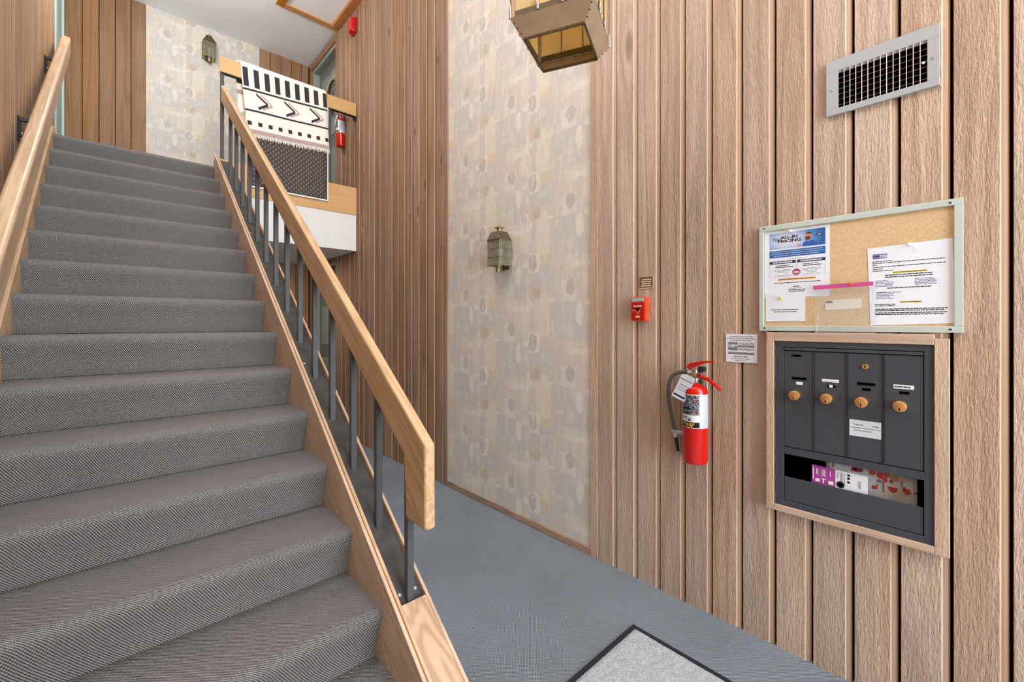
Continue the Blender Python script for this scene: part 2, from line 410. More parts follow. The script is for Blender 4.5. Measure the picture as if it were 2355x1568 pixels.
# ------------------------------------------------------------------ mesh helpers
class MB:
    def __init__(s): s.v = []; s.f = []

    def add(s, vs_, fs_):
        o = len(s.v); s.v += [tuple(v) for v in vs_]; s.f += [tuple(i + o for i in f) for f in fs_]; return s

    def box(s, x0, x1, y0, y1, z0, z1):
        v = [(x, y, z) for x in (x0, x1) for y in (y0, y1) for z in (z0, z1)]
        return s.add(v, [(0, 1, 3, 2), (4, 6, 7, 5), (0, 4, 5, 1), (2, 3, 7, 6), (0, 2, 6, 4), (1, 5, 7, 3)])

    def prism(s, poly, axis, a0, a1):
        """poly: 2d points in the two other axes, in order x<y<z"""
        n = len(poly); v = []
        for a in (a0, a1):
            for (p, q) in poly:
                v.append({'x': (a, p, q), 'y': (p, a, q), 'z': (p, q, a)}[axis])
        return s.add(v, [tuple(range(n)), tuple(range(2 * n - 1, n - 1, -1))] + [(i, i + n, (i + 1) % n + n, (i + 1) % n) for i in range(n)])

    def sweep_z(s, prof, z0, z1):
        n = len(prof)
        return s.add([(x, y, z0) for x, y in prof] + [(x, y, z1) for x, y in prof], [(i, i + 1, i + 1 + n, i + n) for i in range(n - 1)])

    def tube(s, pts, r, n=12, cap=True):
        pts = [Vector(p) for p in pts]; rings = []
        rs = r if isinstance(r, (list, tuple)) else [r] * len(pts)
        up = None
        for i, p in enumerate(pts):
            d = (pts[min(i + 1, len(pts) - 1)] - pts[max(i - 1, 0)]).normalized()
            if up is None:
                up = Vector((0, 0, 1)) if abs(d.z) < 0.9 else Vector((1, 0, 0))
            a = d.cross(up).normalized(); b = a.cross(d).normalized(); up = b
            rings.append([p + (a * math.cos(2 * PI * k / n) + b * math.sin(2 * PI * k / n)) * rs[i] for k in range(n)])
        v = [q for ring in rings for q in ring]; f = []
        for i in range(len(pts) - 1):
            for k in range(n):
                f.append((i * n + k, i * n + (k + 1) % n, (i + 1) * n + (k + 1) % n, (i + 1) * n + k))
        if cap: f += [tuple(range(n - 1, -1, -1)), tuple(range((len(pts) - 1) * n, len(pts) * n))]
        return s.add(v, f)

    def lathe(s, prof, c=(0, 0, 0), axis='z', n=24, a0=0.0, a1=2 * PI):
        """prof: (radius, height) list"""
        full = abs(a1 - a0 - 2 * PI) < 1e-6; m = n if full else n + 1
        v = []; f = []
        for (r, h) in prof:
            for k in range(m):
                a = a0 + (a1 - a0) * k / n; x, y = r * math.cos(a), r * math.sin(a)
                q = {'z': (x, y, h), 'x': (h, x, y), 'y': (x, h, y)}[axis]
                v.append((c[0] + q[0], c[1] + q[1], c[2] + q[2]))
        for i in range(len(prof) - 1):
            for k in range(n):
                k2 = (k + 1) % m
                f.append((i * m + k, i * m + k2, (i + 1) * m + k2, (i + 1) * m + k))
        if full:
            if prof[0][0] > 1e-5: f.append(tuple(range(m - 1, -1, -1)))
            if prof[-1][0] > 1e-5: f.append(tuple(range((len(prof) - 1) * m, len(prof) * m)))
        return s.add(v, f)

    def quad(s, a, b, c, d): return s.add([a, b, c, d], [(0, 1, 2, 3)])

    def plate(s, pts, thick):
        """flat convex polygon given a thickness vector"""
        n = len(pts); t = Vector(thick)
        v = [Vector(p) for p in pts] + [Vector(p) + t for p in pts]
        return s.add(v, [tuple(range(n - 1, -1, -1)), tuple(range(n, 2 * n))] + [(i, (i + 1) % n, (i + 1) % n + n, i + n) for i in range(n)])

    def build(s, name, mat, parent=None, local=False, smooth=False, bevel=0.0, seg=2, merge=False):
        me = bpy.data.meshes.new(name); me.from_pydata(s.v, [], s.f); me.update()
        bm = bmesh.new(); bm.from_mesh(me)
        bmesh.ops.remove_doubles(bm, verts=bm.verts, dist=1e-6) if merge else None
        bmesh.ops.recalc_face_normals(bm, faces=bm.faces)
        bm.to_mesh(me); bm.free()
        if smooth:
            for p in me.polygons: p.use_smooth = True
        o = bpy.data.objects.new(name, me); COL.objects.link(o)
        me.materials.append(M[mat] if isinstance(mat, str) else mat)
        if smooth:
            e = o.modifiers.new('split', 'EDGE_SPLIT'); e.split_angle = math.radians(40)
        if bevel:
            b = o.modifiers.new('bevel', 'BEVEL'); b.width = bevel; b.segments = seg; b.limit_method = 'ANGLE'; b.angle_limit = math.radians(40)
        if parent is not None: attach(o, parent, local)
        return o


WORLD_OF = {}


def attach(o, parent, local=False):
    o.parent = parent
    if not local:
        o.matrix_parent_inverse = WORLD_OF.get(parent.name, Matrix.Identity(4)).inverted()
    WORLD_OF[o.name] = Matrix.Identity(4) if not local else WORLD_OF.get(parent.name, Matrix.Identity(4))


def thing(name, label, cat, loc=(0, 0, 0), rotz=0.0, group=None):
    o = bpy.data.objects.new(name, None); COL.objects.link(o); o.empty_display_size = 0.05
    o.location = loc; o.rotation_euler = (0, 0, rotz)
    WORLD_OF[o.name] = Matrix.Translation(loc) @ Matrix.Rotation(rotz, 4, 'Z')
    return tag(o, label, cat, group)


def tag(o, label, cat, group=None):
    o['label'] = label; o['category'] = cat
    if group: o['group'] = group
    return o


def struct(o):
    o['kind'] = 'structure'; return o


def text(body, name, mat, parent, size, loc, normal='-x', extrude=0.0003, align='CENTER', font_shear=0.0, sx=1.0, bold=0.0, rot=0.0, fit=None):
    """flat lettering as a mesh, facing the room from the right-hand wall ('-x')"""
    cu = bpy.data.curves.new(name, 'FONT'); cu.body = body; cu.size = size; cu.align_x = align; cu.align_y = 'CENTER'
    cu.extrude = extrude; cu.shear = font_shear; cu.resolution_u = 3; cu.offset = bold; cu.space_line = 1.0
    tmp = bpy.data.objects.new('tmp', cu); COL.objects.link(tmp)
    dg = bpy.context.evaluated_depsgraph_get(); me = bpy.data.meshes.new_from_object(tmp.evaluated_get(dg))
    bpy.data.objects.remove(tmp); bpy.data.curves.remove(cu)
    if fit:
        xs_ = [v.co.x for v in me.vertices]; sx = fit / (max(xs_) - min(xs_))
    Rm = {'-x': Matrix(((0, 0, -1, 0), (-1, 0, 0, 0), (0, 1, 0, 0), (0, 0, 0, 1)))}[normal]
    me.transform(Matrix.Translation(loc) @ Rm @ Matrix.Rotation(rot, 4, 'Z') @ Matrix.Scale(sx, 4, (1, 0, 0)))
    me.materials.clear(); me.materials.append(M[mat])
    o = bpy.data.objects.new(name, me); COL.objects.link(o)
    attach(o, parent)
    return o


def lines(mb, x, y0, y1, z, h, t=0.0003, words=True, rot=0.0, rs=random):
    """a row of tiny word marks too small to be read, from y0 (left) down to y1 (right)"""
    y = y0
    while y > y1 + 1e-4:
        w = rs.uniform(0.004, 0.014) if words else (y0 - y1)
        e = max(y1, y - w)
        z_ = z + (y0 - y) * rot
        mb.box(x - t, x, e, y, z_ - h / 2, z_ + h / 2)
        y = e - 0.0016


XW = 2.0388           # face of the right wall's boards
YB = 6.48             # back wall
ZC = 5.0              # ceiling
XL = -0.38            # left wall
R_, T_ = 0.18975, 0.26268
Y0, Z0 = 2.7318, 1.302
YL, ZL = 4.8332, 2.82  # landing edge and level
nose = lambda y: Z0 + (y - Y0) * R_ / T_

# ================================================================== SETTING
struct(MB().box(XL - 0.2, XW + 0.2, -3.2, YB + 0.1, -0.1, 0.0).build('floor', 'floor_carpet'))
ceil = struct(MB().box(XL - 0.2, XW + 0.2, -3.2, YB + 0.1, ZC, ZC + 0.1).build('ceiling', 'ceiling'))
# attic hatch casing fixed to the ceiling
hx0, hx1, hy0, hy1 = 1.44, XW, 4.25, 5.34
trim = MB().box(hx0, hx1, hy1, hy1 + 0.085, ZC - 0.02, ZC).build('trim_1', 'orange_trim_x', bevel=0.003); struct(trim)
struct(MB().box(hx0 - 0.085, hx0, hy0, hy1 + 0.085, ZC - 0.02, ZC).build('trim_2', 'orange_trim_y', bevel=0.003))
struct(MB().box(hx1 - 0.085, hx1, hy0, hy1 + 0.0, ZC - 0.045, ZC).build('trim_3', 'orange_trim_y', bevel=0.003))

# right wall: backing with openings for two doors and the mailbox
DY0, DY1 = 5.45, 6.33
wr = MB()
bx0, bx1 = XW + 0.033, XW + 0.2
wr.box(bx0, bx1, -3.2, 0.09, 0, ZC); wr.box(bx0, bx1, 0.09, 0.58, 0, 0.6); wr.box(bx0, bx1, 0.09, 0.58, 1.29, ZC)
wr.box(bx0, bx1, 0.58, DY0, 0, ZC); wr.box(bx0, bx1, DY1, YB + 0.1, 0, ZC)
wr.box(bx0, bx1, DY0, DY1, 2.1, 2.82); wr.box(bx0, bx1, DY0, DY1, 4.86, ZC)
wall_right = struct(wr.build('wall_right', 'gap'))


def board_profile(w, face=0.0):
    """cross section (x, y): y from 0 (the gap side, towards the entrance) to w"""
    return [(0.034, 0.0078), (0.014, 0.0082), (0.0092, 0.0108), (0.0070, 0.0150), (0.0064, 0.0200), (0.0070, 0.0250), (0.0010, 0.0280), (0.0, 0.0292), (0.0, w - 0.0012), (0.0012, w), (0.034, w)]


BW = 0.1297
bmesh_cache = {}


def channel_board(y, z0, z1, parent, mat):
    key = (round(z0, 3), round(z1, 3), mat)
    if key not in bmesh_cache:
        mb = MB().sweep_z(board_profile(BW), 0, z1 - z0)
        o = mb.build('board', mat, parent)
        o.data.materials.append(M['board_lip' if mat == 'board' else 'chamfer_lit'])
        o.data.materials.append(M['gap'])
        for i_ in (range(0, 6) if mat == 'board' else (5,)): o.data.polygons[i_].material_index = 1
        for i_ in ((0,) if mat == 'board' else (0, 1, 2)): o.data.polygons[i_].material_index = 2  # groove sides and lip edge darkened; shade between boards put into the colour
        bmesh_cache[key] = o.data
    else:
        o = bpy.data.objects.new('board', bmesh_cache[key]); COL.objects.link(o); attach(o, parent)
    o.location = (XW + random.uniform(-0.0012, 0.0012), y, z0)
    return o


k = -24
while True:
    y = -0.073 + BW * k
    if y > DY0 - 0.10: break
    k += 1
    if y < -3.17: continue
    if 1.46 < y < 2.95: continue
    if 0.05 < y < 0.50:
        channel_board(y, 0.0, 0.60, wall_right, 'board'); channel_board(y, 1.29, ZC, wall_right, 'board')
        continue
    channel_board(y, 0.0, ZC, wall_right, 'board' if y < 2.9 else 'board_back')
# narrow closing boards beside the doors and the papered bay
MB().box(XW - 0.004, XW + 0.022, DY0 - 0.07, DY0, 2.82, ZC).build('edge_board', 'board_back', wall_right)
MB().box(XW - 0.004, XW + 0.022, DY0 - 0.07, DY0, 0, 2.18).build('edge_board', 'board_back', wall_right)
MB().box(XW - 0.004, XW + 0.022, 1.483, 1.530, 0, ZC).build('edge_board', 'board', wall_right, bevel=0.002)
MB().box(XW - 0.004, XW + 0.022, 2.995, 3.040, 0, ZC).build('edge_board', 'board_back', wall_right, bevel=0.002)
MB().box(XW + 0.008, XW + 0.022, 1.53, 2.995, 0, ZC).build('wallpaper_panel', 'wallpaper', wall_right)
struct(MB().box(XW - 0.004, XW + 0.008, 1.53, 2.995, 0, 0.045).build('baseboard_right', 'oak_y', bevel=0.002))

# back wall
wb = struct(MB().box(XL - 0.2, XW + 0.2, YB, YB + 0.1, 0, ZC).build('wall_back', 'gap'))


def flat_board(x0, x1, z0, z1, parent, mat, axis='y', face=YB):
    g = 0.0032
    if axis == 'y': mb = MB().box(x0 + g, x1 - g, face - 0.016 + random.uniform(-0.001, 0.001), face, z0, z1)
    else: mb = MB().box(face, face + 0.016 + random.uniform(-0.001, 0.001), x0 + g, x1 - g, z0, z1)
    return mb.build('board', mat, parent, bevel=0.002)


for x in [XL + 0.006 + 0.13 * i for i in range(5)]: flat_board(x, min(x + 0.13, 0.274), ZL, ZC, wb, 'board_land')
x = 1.421
while x < XW - 0.01:
    flat_board(x, min(x + 0.13, XW), ZL, ZC, wb, 'board_land'); x += 0.13
for i in range(10):
    x = 0.83 + 0.13 * i
    if x < XW - 0.02: flat_board(x, min(x + 0.13, XW), 0, 2.18, wb, 'board_land')
MB().box(0.274, 1.421, YB - 0.012, YB, ZL, ZC).build('wallpaper_panel', 'wallpaper', wb)

# left wall
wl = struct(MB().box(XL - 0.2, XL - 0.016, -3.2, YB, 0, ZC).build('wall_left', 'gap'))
y = -3.18
while y < 5.5:
    face = XL - 0.016 + (0.005 if y < 3.1 else 0.0)
    flat_board(y, min(y + BW, 5.52), 0.0, ZC, wl, 'board_left', 'x', face); y += BW
# front wall behind the camera: piers around the glazed entrance and the high window
wf = MB(); wf.box(XL - 0.2, -0.15, -3.32, -3.2, 0, ZC); wf.box(1.95, XW + 0.2, -3.32, -3.2, 0, ZC)
wf.box(-0.15, 1.95, -3.32, -3.2, 2.38, 2.7); wf.box(-0.15, 1.95, -3.32, -3.2, 4.78, ZC)
struct(wf.build('wall_front', 'drywall'))

# upper landing
land = MB()
land.box(XL, XW, YL + 0.02, YB, ZL - 0.05, ZL)
fl = struct(land.build('floor_landing', 'stair_carpet'))
lb = MB().box(0.824, XW, YL, YL + 0.12, 2.181, 2.587); lb.box(0.824, XW, YL + 0.12, YB, 2.181, ZL - 0.05)
lb.build('drywall_drop', 'drywall', fl)
MB().box(0.70, XW, YL - 0.012, YL + 0.02, 2.587, 2.897).build('fascia_board', 'oak_x', fl, bevel=0.003)
MB().box(0.70, XW, YL + 0.02, YL + 0.11, ZL, 2.897).build('curb', 'oak_x', fl, bevel=0.003)


# doors
def door(n, z0, z1, sill_mat, leafmat, cas):
    st = bpy.data.objects.new('door_%d' % n, None); COL.objects.link(st); st.location = (XW + 0.1, (DY0 + DY1) / 2, z0)
    WORLD_OF[st.name] = Matrix.Translation(st.location); struct(st)
    ho = 'orange_trim_y' if n == 1 else 'board_back'
    # wooden lining at the face of the wall
    MB().box(XW - 0.008, XW + 0.06, DY0, DY1 + 0.08, z1 - 0.02, z1 + 0.06).build('lining', wood_cache('lining_y', 'y'), st, bevel=0.002)
    MB().box(XW - 0.008, XW + 0.06, DY1, DY1 + 0.08, z0, z1 - 0.02).build('lining', wood_cache('lining_z', 'z'), st, bevel=0.002)
    # painted frame
    MB().box(XW + 0.01, XW + 0.14, DY0, DY1, z1 - 0.07, z1 - 0.02).build('frame', cas, st, bevel=0.002)
    MB().box(XW + 0.01, XW + 0.14, DY1 - 0.05, DY1, z0, z1 - 0.07).build('frame', cas, st, bevel=0.002)
    MB().box(XW + 0.01, XW + 0.14, DY0, DY0 + 0.02, z0, z1 - 0.07).build('frame', cas, st, bevel=0.002)
    leaf = MB().box(XW + 0.09, XW + 0.13, DY0 + 0.02, DY1 - 0.05, z0 + 0.005, z1 - 0.07).build('leaf', leafmat, st, bevel=0.002)
    w0, w1 = DY0 + 0.02, DY1 - 0.05; mid = (w0 + w1) / 2; H = z1 - 0.07 - z0
    for (a, b) in ((w0 + 0.10, mid - 0.045), (mid + 0.045, w1 - 0.10)):
        for (c, d) in ((0.22, 0.85), (1.02, 1.52), (1.66, 1.86)):
            c2, d2 = z0 + c * H / 2.0, z0 + d * H / 2.0
            MB().prism([(a, c2), (b, c2), (b, d2), (a, d2)], 'x', XW + 0.082, XW + 0.09).build('panel', cas, leaf, bevel=0.006)
    kb = MB().lathe([(0.0, -0.06), (0.022, -0.055), (0.028, -0.04), (0.02, -0.025), (0.010, -0.02), (0.010, 0)], (XW + 0.09, DY1 - 0.13, z0 + 0.92), 'x', 16)
    kb.build('handle', 'brass_old', leaf, smooth=True)
    return st


_wc = {}


def wood_cache(name, along):
    if name not in _wc: _wc[name] = wood(name, srgb(132, 90, 56), srgb(170, 124, 84), along, rings=8, cross=16, lng=0.9, rough=0.55, vary=0.04)
    return _wc[name]


door(1, ZL, 4.90, None, 'door_grey', 'teal_dull')
door(2, 0.0, 2.16, None, 'door_grey', 'teal_dull')
d3 = bpy.data.objects.new('door_3', None); COL.objects.link(d3); d3.location = (XL, 6.0, ZL); WORLD_OF[d3.name] = Matrix.Translation(d3.location); struct(d3)
MB().box(XL - 0.012, XL + 0.008, 5.56, 5.66, ZL, ZC).build('frame', 'teal', d3, bevel=0.002)
MB().box(XL - 0.012, XL + 0.008, YB - 0.09, YB - 0.017, ZL, ZC).build('frame', 'teal', d3, bevel=0.002)
MB().box(XL - 0.03, XL - 0.01, 5.66, YB - 0.09, ZL, ZC - 0.02).build('leaf', 'teal', d3, bevel=0.002)

# ================================================================== STAIRCASE
stairs = thing('staircase', 'straight staircase covered in grey woven carpet, rising left of the black railing to the landing', 'stairs', (0.17, 1.2, 0))
prof = [(0.046, -R_ + 0.001), (0.044, -0.160), (0.036, -0.122), (0.020, -0.083), (0.006, -0.052), (-0.001, -0.034), (-0.001, -0.022), (0.004, -0.011), (0.014, -0.003), (0.030, 0.0), (T_ + 0.052, -0.001), (T_ + 0.052, -R_ + 0.001)]
XS0, XS1 = -0.3425, 0.691
first = None
for kk in range(-6, 9):
    yk, zk = Y0 + kk * T_, Z0 + kk * R_
    if kk == -6:
        pr = [(a, b) if b > -R_ else (a, b) for a, b in prof]; pr = [(a, max(b, -zk)) for a, b in pr]
        o = MB().prism(pr, 'x', XS0, XS1).build('step', 'stair_carpet', stairs, smooth=True); o.location = (0, yk, zk)
        continue
    if kk == 8:
        pr = [(a if a < T_ else 0.048, b) for a, b in prof]
        o = MB().prism(pr, 'x', XS0, XS1).build('step', 'stair_carpet', stairs, smooth=True); o.location = (0, yk, zk)
        continue
    if first is None:
        first = MB().prism(prof, 'x', XS0, XS1).build('step', 'stair_carpet', stairs, smooth=True); o = first
    else:
        o = first.copy(); COL.objects.link(o)
    o.location = (0, yk, zk)


def band(y0, y1, off_lo, off_hi, xa, xb, mb=None, cut=None):
    mb = mb or MB()
    lo0, lo1 = nose(y0) + off_lo, nose(y1) + off_lo
    return mb.prism([(y0, lo0), (y1, lo1), (y1, nose(y1) + off_hi), (y0, nose(y0) + off_hi)], 'x', xa, xb)


# inner stringer face with a double bead, steel plate bed, outer edge
ys0, ys1 = 0.87, YL + 0.0
st = MB()
st.prism([(ys0, 0.001), (1.30, 0.001), (ys1, nose(ys1) - 0.30), (ys1, nose(ys1) + 0.107), (ys0, nose(ys0) + 0.107)], 'x', 0.690, 0.7025)
st.build('stringer_face', 'oak_string', stairs, bevel=0.0025)
st = MB()
st.prism([(ys0, 0.001), (1.30, 0.001), (ys1, nose(ys1) - 0.30), (ys1, nose(ys1) + 0.066), (1.33, nose(1.33) + 0.066), (1.33, nose(1.33) + 0.104), (ys0, nose(ys0) + 0.104)], 'x', 0.7185, 0.812)
st.build('stringer_core', 'oak_core', stairs, bevel=0.002)
st = MB(); st.prism([(ys0, 0.001), (1.30, 0.001), (ys1, nose(ys1) - 0.30), (ys1, nose(ys1) + 0.098), (ys0, nose(ys0) + 0.098)], 'x', 0.7025, 0.7065)
st.build('groove_strip', 'orange_trim_y', stairs)
st = MB(); st.prism([(ys0, 0.001), (1.30, 0.001), (ys1, nose(ys1) - 0.30), (ys1, nose(ys1) + 0.107), (ys0, nose(ys0) + 0.107)], 'x', 0.7065, 0.7185)
st.build('bead_strip', 'oak_string', stairs, bevel=0.003)
st = MB(); st.prism([(ys0, 0.001), (1.30, 0.001), (ys1, nose(ys1) - 0.30), (ys1, nose(ys1) + 0.107), (ys0, nose(ys0) + 0.107)], 'x', 0.812, 0.824)
st.build('outer_strip', 'oak_string', stairs, bevel=0.003)
# closed drywall panel under the stringer
MB().prism([(1.31, 0), (YL + 0.1, 0), (YL + 0.1, nose(YL) - 0.30), (YL, nose(YL) - 0.305), (1.31, 0.0005)], 'x', 0.705, 0.815).build('under_panel', 'drywall', stairs)
# skirt board along the left wall
sk = MB(); sk.prism([(0.6, 0), (1.3, 0.0), (YL + 0.25, nose(YL + 0.25) - 0.35), (YL + 0.25, ZL + 0.09), (YL + 0.12, ZL + 0.09), (YL - 0.02, nose(YL - 0.02) + 0.035), (0.9, nose(0.9) + 0.035), (0.6, 0.03)], 'x', XL + 0.006, XS0)
sk.build('skirt_board', 'oak_string', stairs, bevel=0.004)
sk = MB(); sk.prism([(0.9, nose(0.9) + 0.028), (YL - 0.02, nose(YL - 0.02) + 0.028), (YL - 0.02, nose(YL - 0.02) + 0.036), (0.9, nose(0.9) + 0.036)], 'x', XL + 0.006, XS0 + 0.002)
sk.build('skirt_bead', 'oak_string', stairs, bevel=0.002)

# ================================================================== STAIR RAILING
XR = 0.7595
rail = thing('stair_railing', 'sloping stair railing with thick oak handrail on square dark steel balusters', 'railing', (XR, 1.36, 0.4))
hp = [(1.215, 0.956), (4.812, 3.585), (4.812, 3.425), (1.358, 0.897), (1.342, 0.678), (1.211, 0.678)]
MB().prism(hp, 'x', 0.7395, 0.7795).build('handrail', 'oak_slope', rail, bevel=0.010, seg=3)
b = MB(); y0p, y1p = 1.331, YL - 0.04
b.prism([(y0p, nose(y0p) + 0.067), (y1p, nose(y1p) + 0.067), (y1p, nose(y1p) + 0.080), (y0p, nose(y0p) + 0.080)], 'x', 0.7195, 0.8110)
plate = b.build('base_plate', 'steel_plate', rail, bevel=0.001)
for (yy, xx) in ((1.375, 0.735), (1.375, 0.796), (2.4, 0.735), (3.6, 0.735)):
    c = MB().lathe([(0.0, 0.0035), (0.004, 0.003), (0.0065, 0.0)], (0, 0, 0), 'z', 12).build('screw', 'alu', plate, smooth=True)
    c.location = (xx, yy, nose(yy) + 0.0795); c.rotation_euler = (SL, 0, 0)
under = lambda y: 0.897 + (y - 1.358) * (3.462 - 0.897) / (4.862 - 1.358)
hb = 0.0125
for i in range(14):
    y = 1.352 + 0.2405 * i
    zb = nose(y) + 0.079; zt = under(y) + 0.004
    if i == 0: zt = 0.94
    m = MB()
    m.add([(XR + sx * hb, y + sy * hb, (nose(y + sy * hb) + 0.079) if t == 0 else (zt if i == 0 else under(y + sy * hb) + 0.003)) for t in (0, 1) for sx in (-1, 1) for sy in (-1, 1)],
          [(0, 1, 3, 2), (4, 6, 7, 5), (0, 4, 5, 1), (2, 3, 7, 6), (0, 2, 6, 4), (1, 5, 7, 3)])
    m.build('baluster', 'steel', rail, bevel=0.0012)

# wall handrail on the left
lr = thing('wall_handrail', 'thick oak handrail fixed to the left wall on dark iron brackets', 'handrail', (-0.30, 3.0, 2.0))
yl0, yl1 = 1.25, 5.42
MB().prism([(yl0, nose(yl0) + 0.465), (yl1, nose(yl1) + 0.465), (yl1, nose(yl1) + 0.625), (yl0, nose(yl0) + 0.625)], 'x', -0.335, -0.275).build('rail', 'oak_slope', lr, bevel=0.014, seg=3)
for yb in (1.95, 3.52, 4.75):
    zb = nose(yb) + 0.47
    bk = MB(); xf = XL + 0.012 if yb < 3.1 else XL
    bk.prism([(zb - 0.0, xf), (zb + 0.10, xf), (zb + 0.10, xf + 0.006), (zb, xf + 0.006)], 'y', yb - 0.0175, yb + 0.0175) if False else bk.box(xf, xf + 0.006, yb - 0.0175, yb + 0.0175, zb - 0.0, zb + 0.13)
    bk.box(xf + 0.006, -0.333, yb - 0.012, yb + 0.012, zb + 0.105, zb + 0.125)
    bk.box(xf + 0.006, xf + 0.014, yb - 0.012, yb + 0.012, zb + 0.02, zb + 0.105)
    bb = bk.build('bracket', 'black', lr, bevel=0.002)
    MB().lathe([(0.0, 0.006), (0.005, 0.004), (0.006, 0.0)], (xf + 0.006 + 0.008, yb, zb + 0.04), 'x', 12).build('screw', 'alu', bb, smooth=True)

# ================================================================== LANDING RAILING
gr = thing('landing_railing', 'level oak rail across the landing edge on dark steel posts', 'railing', (1.4, YL, 2.9))
ZR0, ZR1 = 3.712, 3.854
MB().box(0.735, XW - 0.006, YL - 0.02, YL + 0.02, ZR0, ZR1).build('top_rail', 'oak_x', gr, bevel=0.004)
MB().box(0.745, XW - 0.004, YL - 0.016, YL + 0.016, ZR0 - 0.010, ZR0).build('rail_strip', 'black', gr)
for xx in (0.752, 1.742):
    MB().box(xx - 0.014, xx + 0.014, YL - 0.014 + 0.006, YL + 0.014 + 0.006, 2.897, ZR0 - 0.008).build('post', 'steel', gr, bevel=0.0012)
MB().lathe([(0.0, -0.03), (0.016, -0.03), (0.016, 0.0)], (XW - 0.008, YL, ZR0 - 0.03), 'x', 14).build('wall_bracket', 'black', gr, smooth=True)

# rug hanging over that rail
rug = thing('hanging_rug', 'cream fringed rug with black blocks and chevrons hung over the landing rail', 'rug', (1.3, YL, 3.2))
YF = YL - 0.034


def rp(s, t, lift=0.0):
    """s 0..1 across (left to right), t metres down the front"""
    x = 0.894 + 0.799 * s + 0.06 * (t / 0.66) * (1 - 0.4 * s)
    z = 3.868 - t - 0.045 * (1 - s) * min(1.0, t / 0.15)
    y = YF - 0.004 * math.sin(s * 9.0) * min(1, t * 3) - lift
    return (x, y, z)


def sheet(fn, nu, nv, thick, name, mat, parent):
    mb = MB(); v = []
    for j in range(nv + 1):
        for i in range(nu + 1): v.append(fn(i / nu, j / nv))
    mb.add(v, [(j * (nu + 1) + i, j * (nu + 1) + i + 1, (j + 1) * (nu + 1) + i + 1, (j + 1) * (nu + 1) + i) for j in range(nv) for i in range(nu)])
    o = mb.build(name, mat, parent, smooth=True)
    sol = o.modifiers.new('solid', 'SOLIDIFY'); sol.thickness = thick; sol.offset = 0
    return o


def rugfn(s, q):
    # q 0 back bottom .. 1 front bottom
    if q < 0.42:
        t = (0.42 - q) / 0.42 * 0.47
        return (0.862 + 0.80 * s + 0.05 * t, YL + 0.034, 3.868 - t)
    if q < 0.5:
        a = (q - 0.42) / 0.08
        return (0.862 + 0.032 * a + 0.80 * s, YL + 0.034 - 0.068 * a, 3.868 + 0.006 * math.sin(a * PI))
    return rp(s, (q - 0.5) / 0.5 * 0.633)


sheet(rugfn, 24, 50, 0.008, 'rug_cloth', 'rug_cream', rug)


def decal(pts, name, mat, lift=0.0048, parent=None):
    mb = MB(); s0, s1 = pts[0][0], pts[1][0]; t0, t1 = pts[0][1], pts[2][1]
    n = max(2, int((s1 - s0) / 0.02)); m = 2
    v = [rp(s0 + (s1 - s0) * i / n, t0 + (t1 - t0) * j / m, lift) for j in range(m + 1) for i in range(n + 1)]
    mb.add(v, [(j * (n + 1) + i, j * (n + 1) + i + 1, (j + 1) * (n + 1) + i + 1, (j + 1) * (n + 1) + i) for j in range(m) for i in range(n)])
    o = mb.build(name, mat, parent or rug); sd = o.modifiers.new('solid', 'SOLIDIFY'); sd.thickness = 0.001
    return o


for i in range(9):
    s = 0.012 + i * 0.117
    decal([(s, 0.035), (s + 0.056 if i < 8 else 0.998, 0.035), (s + 0.056 if i < 8 else 0.998, 0.180), (s, 0.180)], 'woven_block', 'rug_black')
    s2 = 0.012 + i * 0.117
    decal([(s2, 0.508), (min(s2 + 0.046, 1), 0.508), (min(s2 + 0.046, 1), 0.546), (s2, 0.546)], 'woven_square', 'rug_black')
decal([(0, 0.200), (1, 0.200), (1, 0.217), (0, 0.217)], 'woven_line', 'rug_black')
decal([(0, 0.396), (1, 0.396), (1, 0.413), (0, 0.413)], 'woven_line', 'rug_black')
decal([(0, 0.585), (1, 0.585), (1, 0.624), (0, 0.624)], 'woven_band', 'rug_pink')


def chevron(s, mat, ds=0.0):
    mb = MB()
    a, b_, c = (s + ds, 0.238), (s + 0.125 + ds, 0.318), (s + 0.012 + ds, 0.372)
    th = 0.024 if ds == 0 else 0.016
    for (p, q) in ((a, b_), (b_, c)):
        mb.plate([rp(p[0], p[1] - th / 2, 0.0056), rp(q[0], q[1] - th / 2, 0.0056), rp(q[0] + 0.004, q[1] + th / 2, 0.0056), rp(p[0] + 0.004, p[1] + th / 2, 0.0056)], (0, -0.001, 0))
    mb.build('woven_chevron', mat, rug)


for s in (0.135, 0.455, 0.765):
    chevron(s, 'rug_black'); chevron(s, 'rug_pink', 0.05)
# back drape's own stripes
for (a, b_, mt) in ((0.03, 0.09, 'rug_cream'), (0.14, 0.19, 'rug_black'), (0.25, 0.29, 'rug_pink'), (0.02, 0.035, 'rug_black')):
    MB().box(0.862 + 0.01, 0.93, YL + 0.028, YL + 0.030, 3.868 - b_, 3.868 - a).build('woven_stripe', mt, rug)
fr = MB()
for i in range(130):
    s = (i + 0.5) / 130
    a = Vector(rp(s, 0.628)); L = random.uniform(0.028, 0.05)
    e = a + Vector((random.uniform(-0.007, 0.009), random.uniform(-0.008, 0.0), -L))
    fr.tube([a, (a + e) / 2 + Vector((random.uniform(-.002, .002), -0.002, 0)), e], [0.0028, 0.0026, 0.0018], 4)
f = fr.build('fringe', 'rug_cream', rug); f['kind'] = 'stuff'

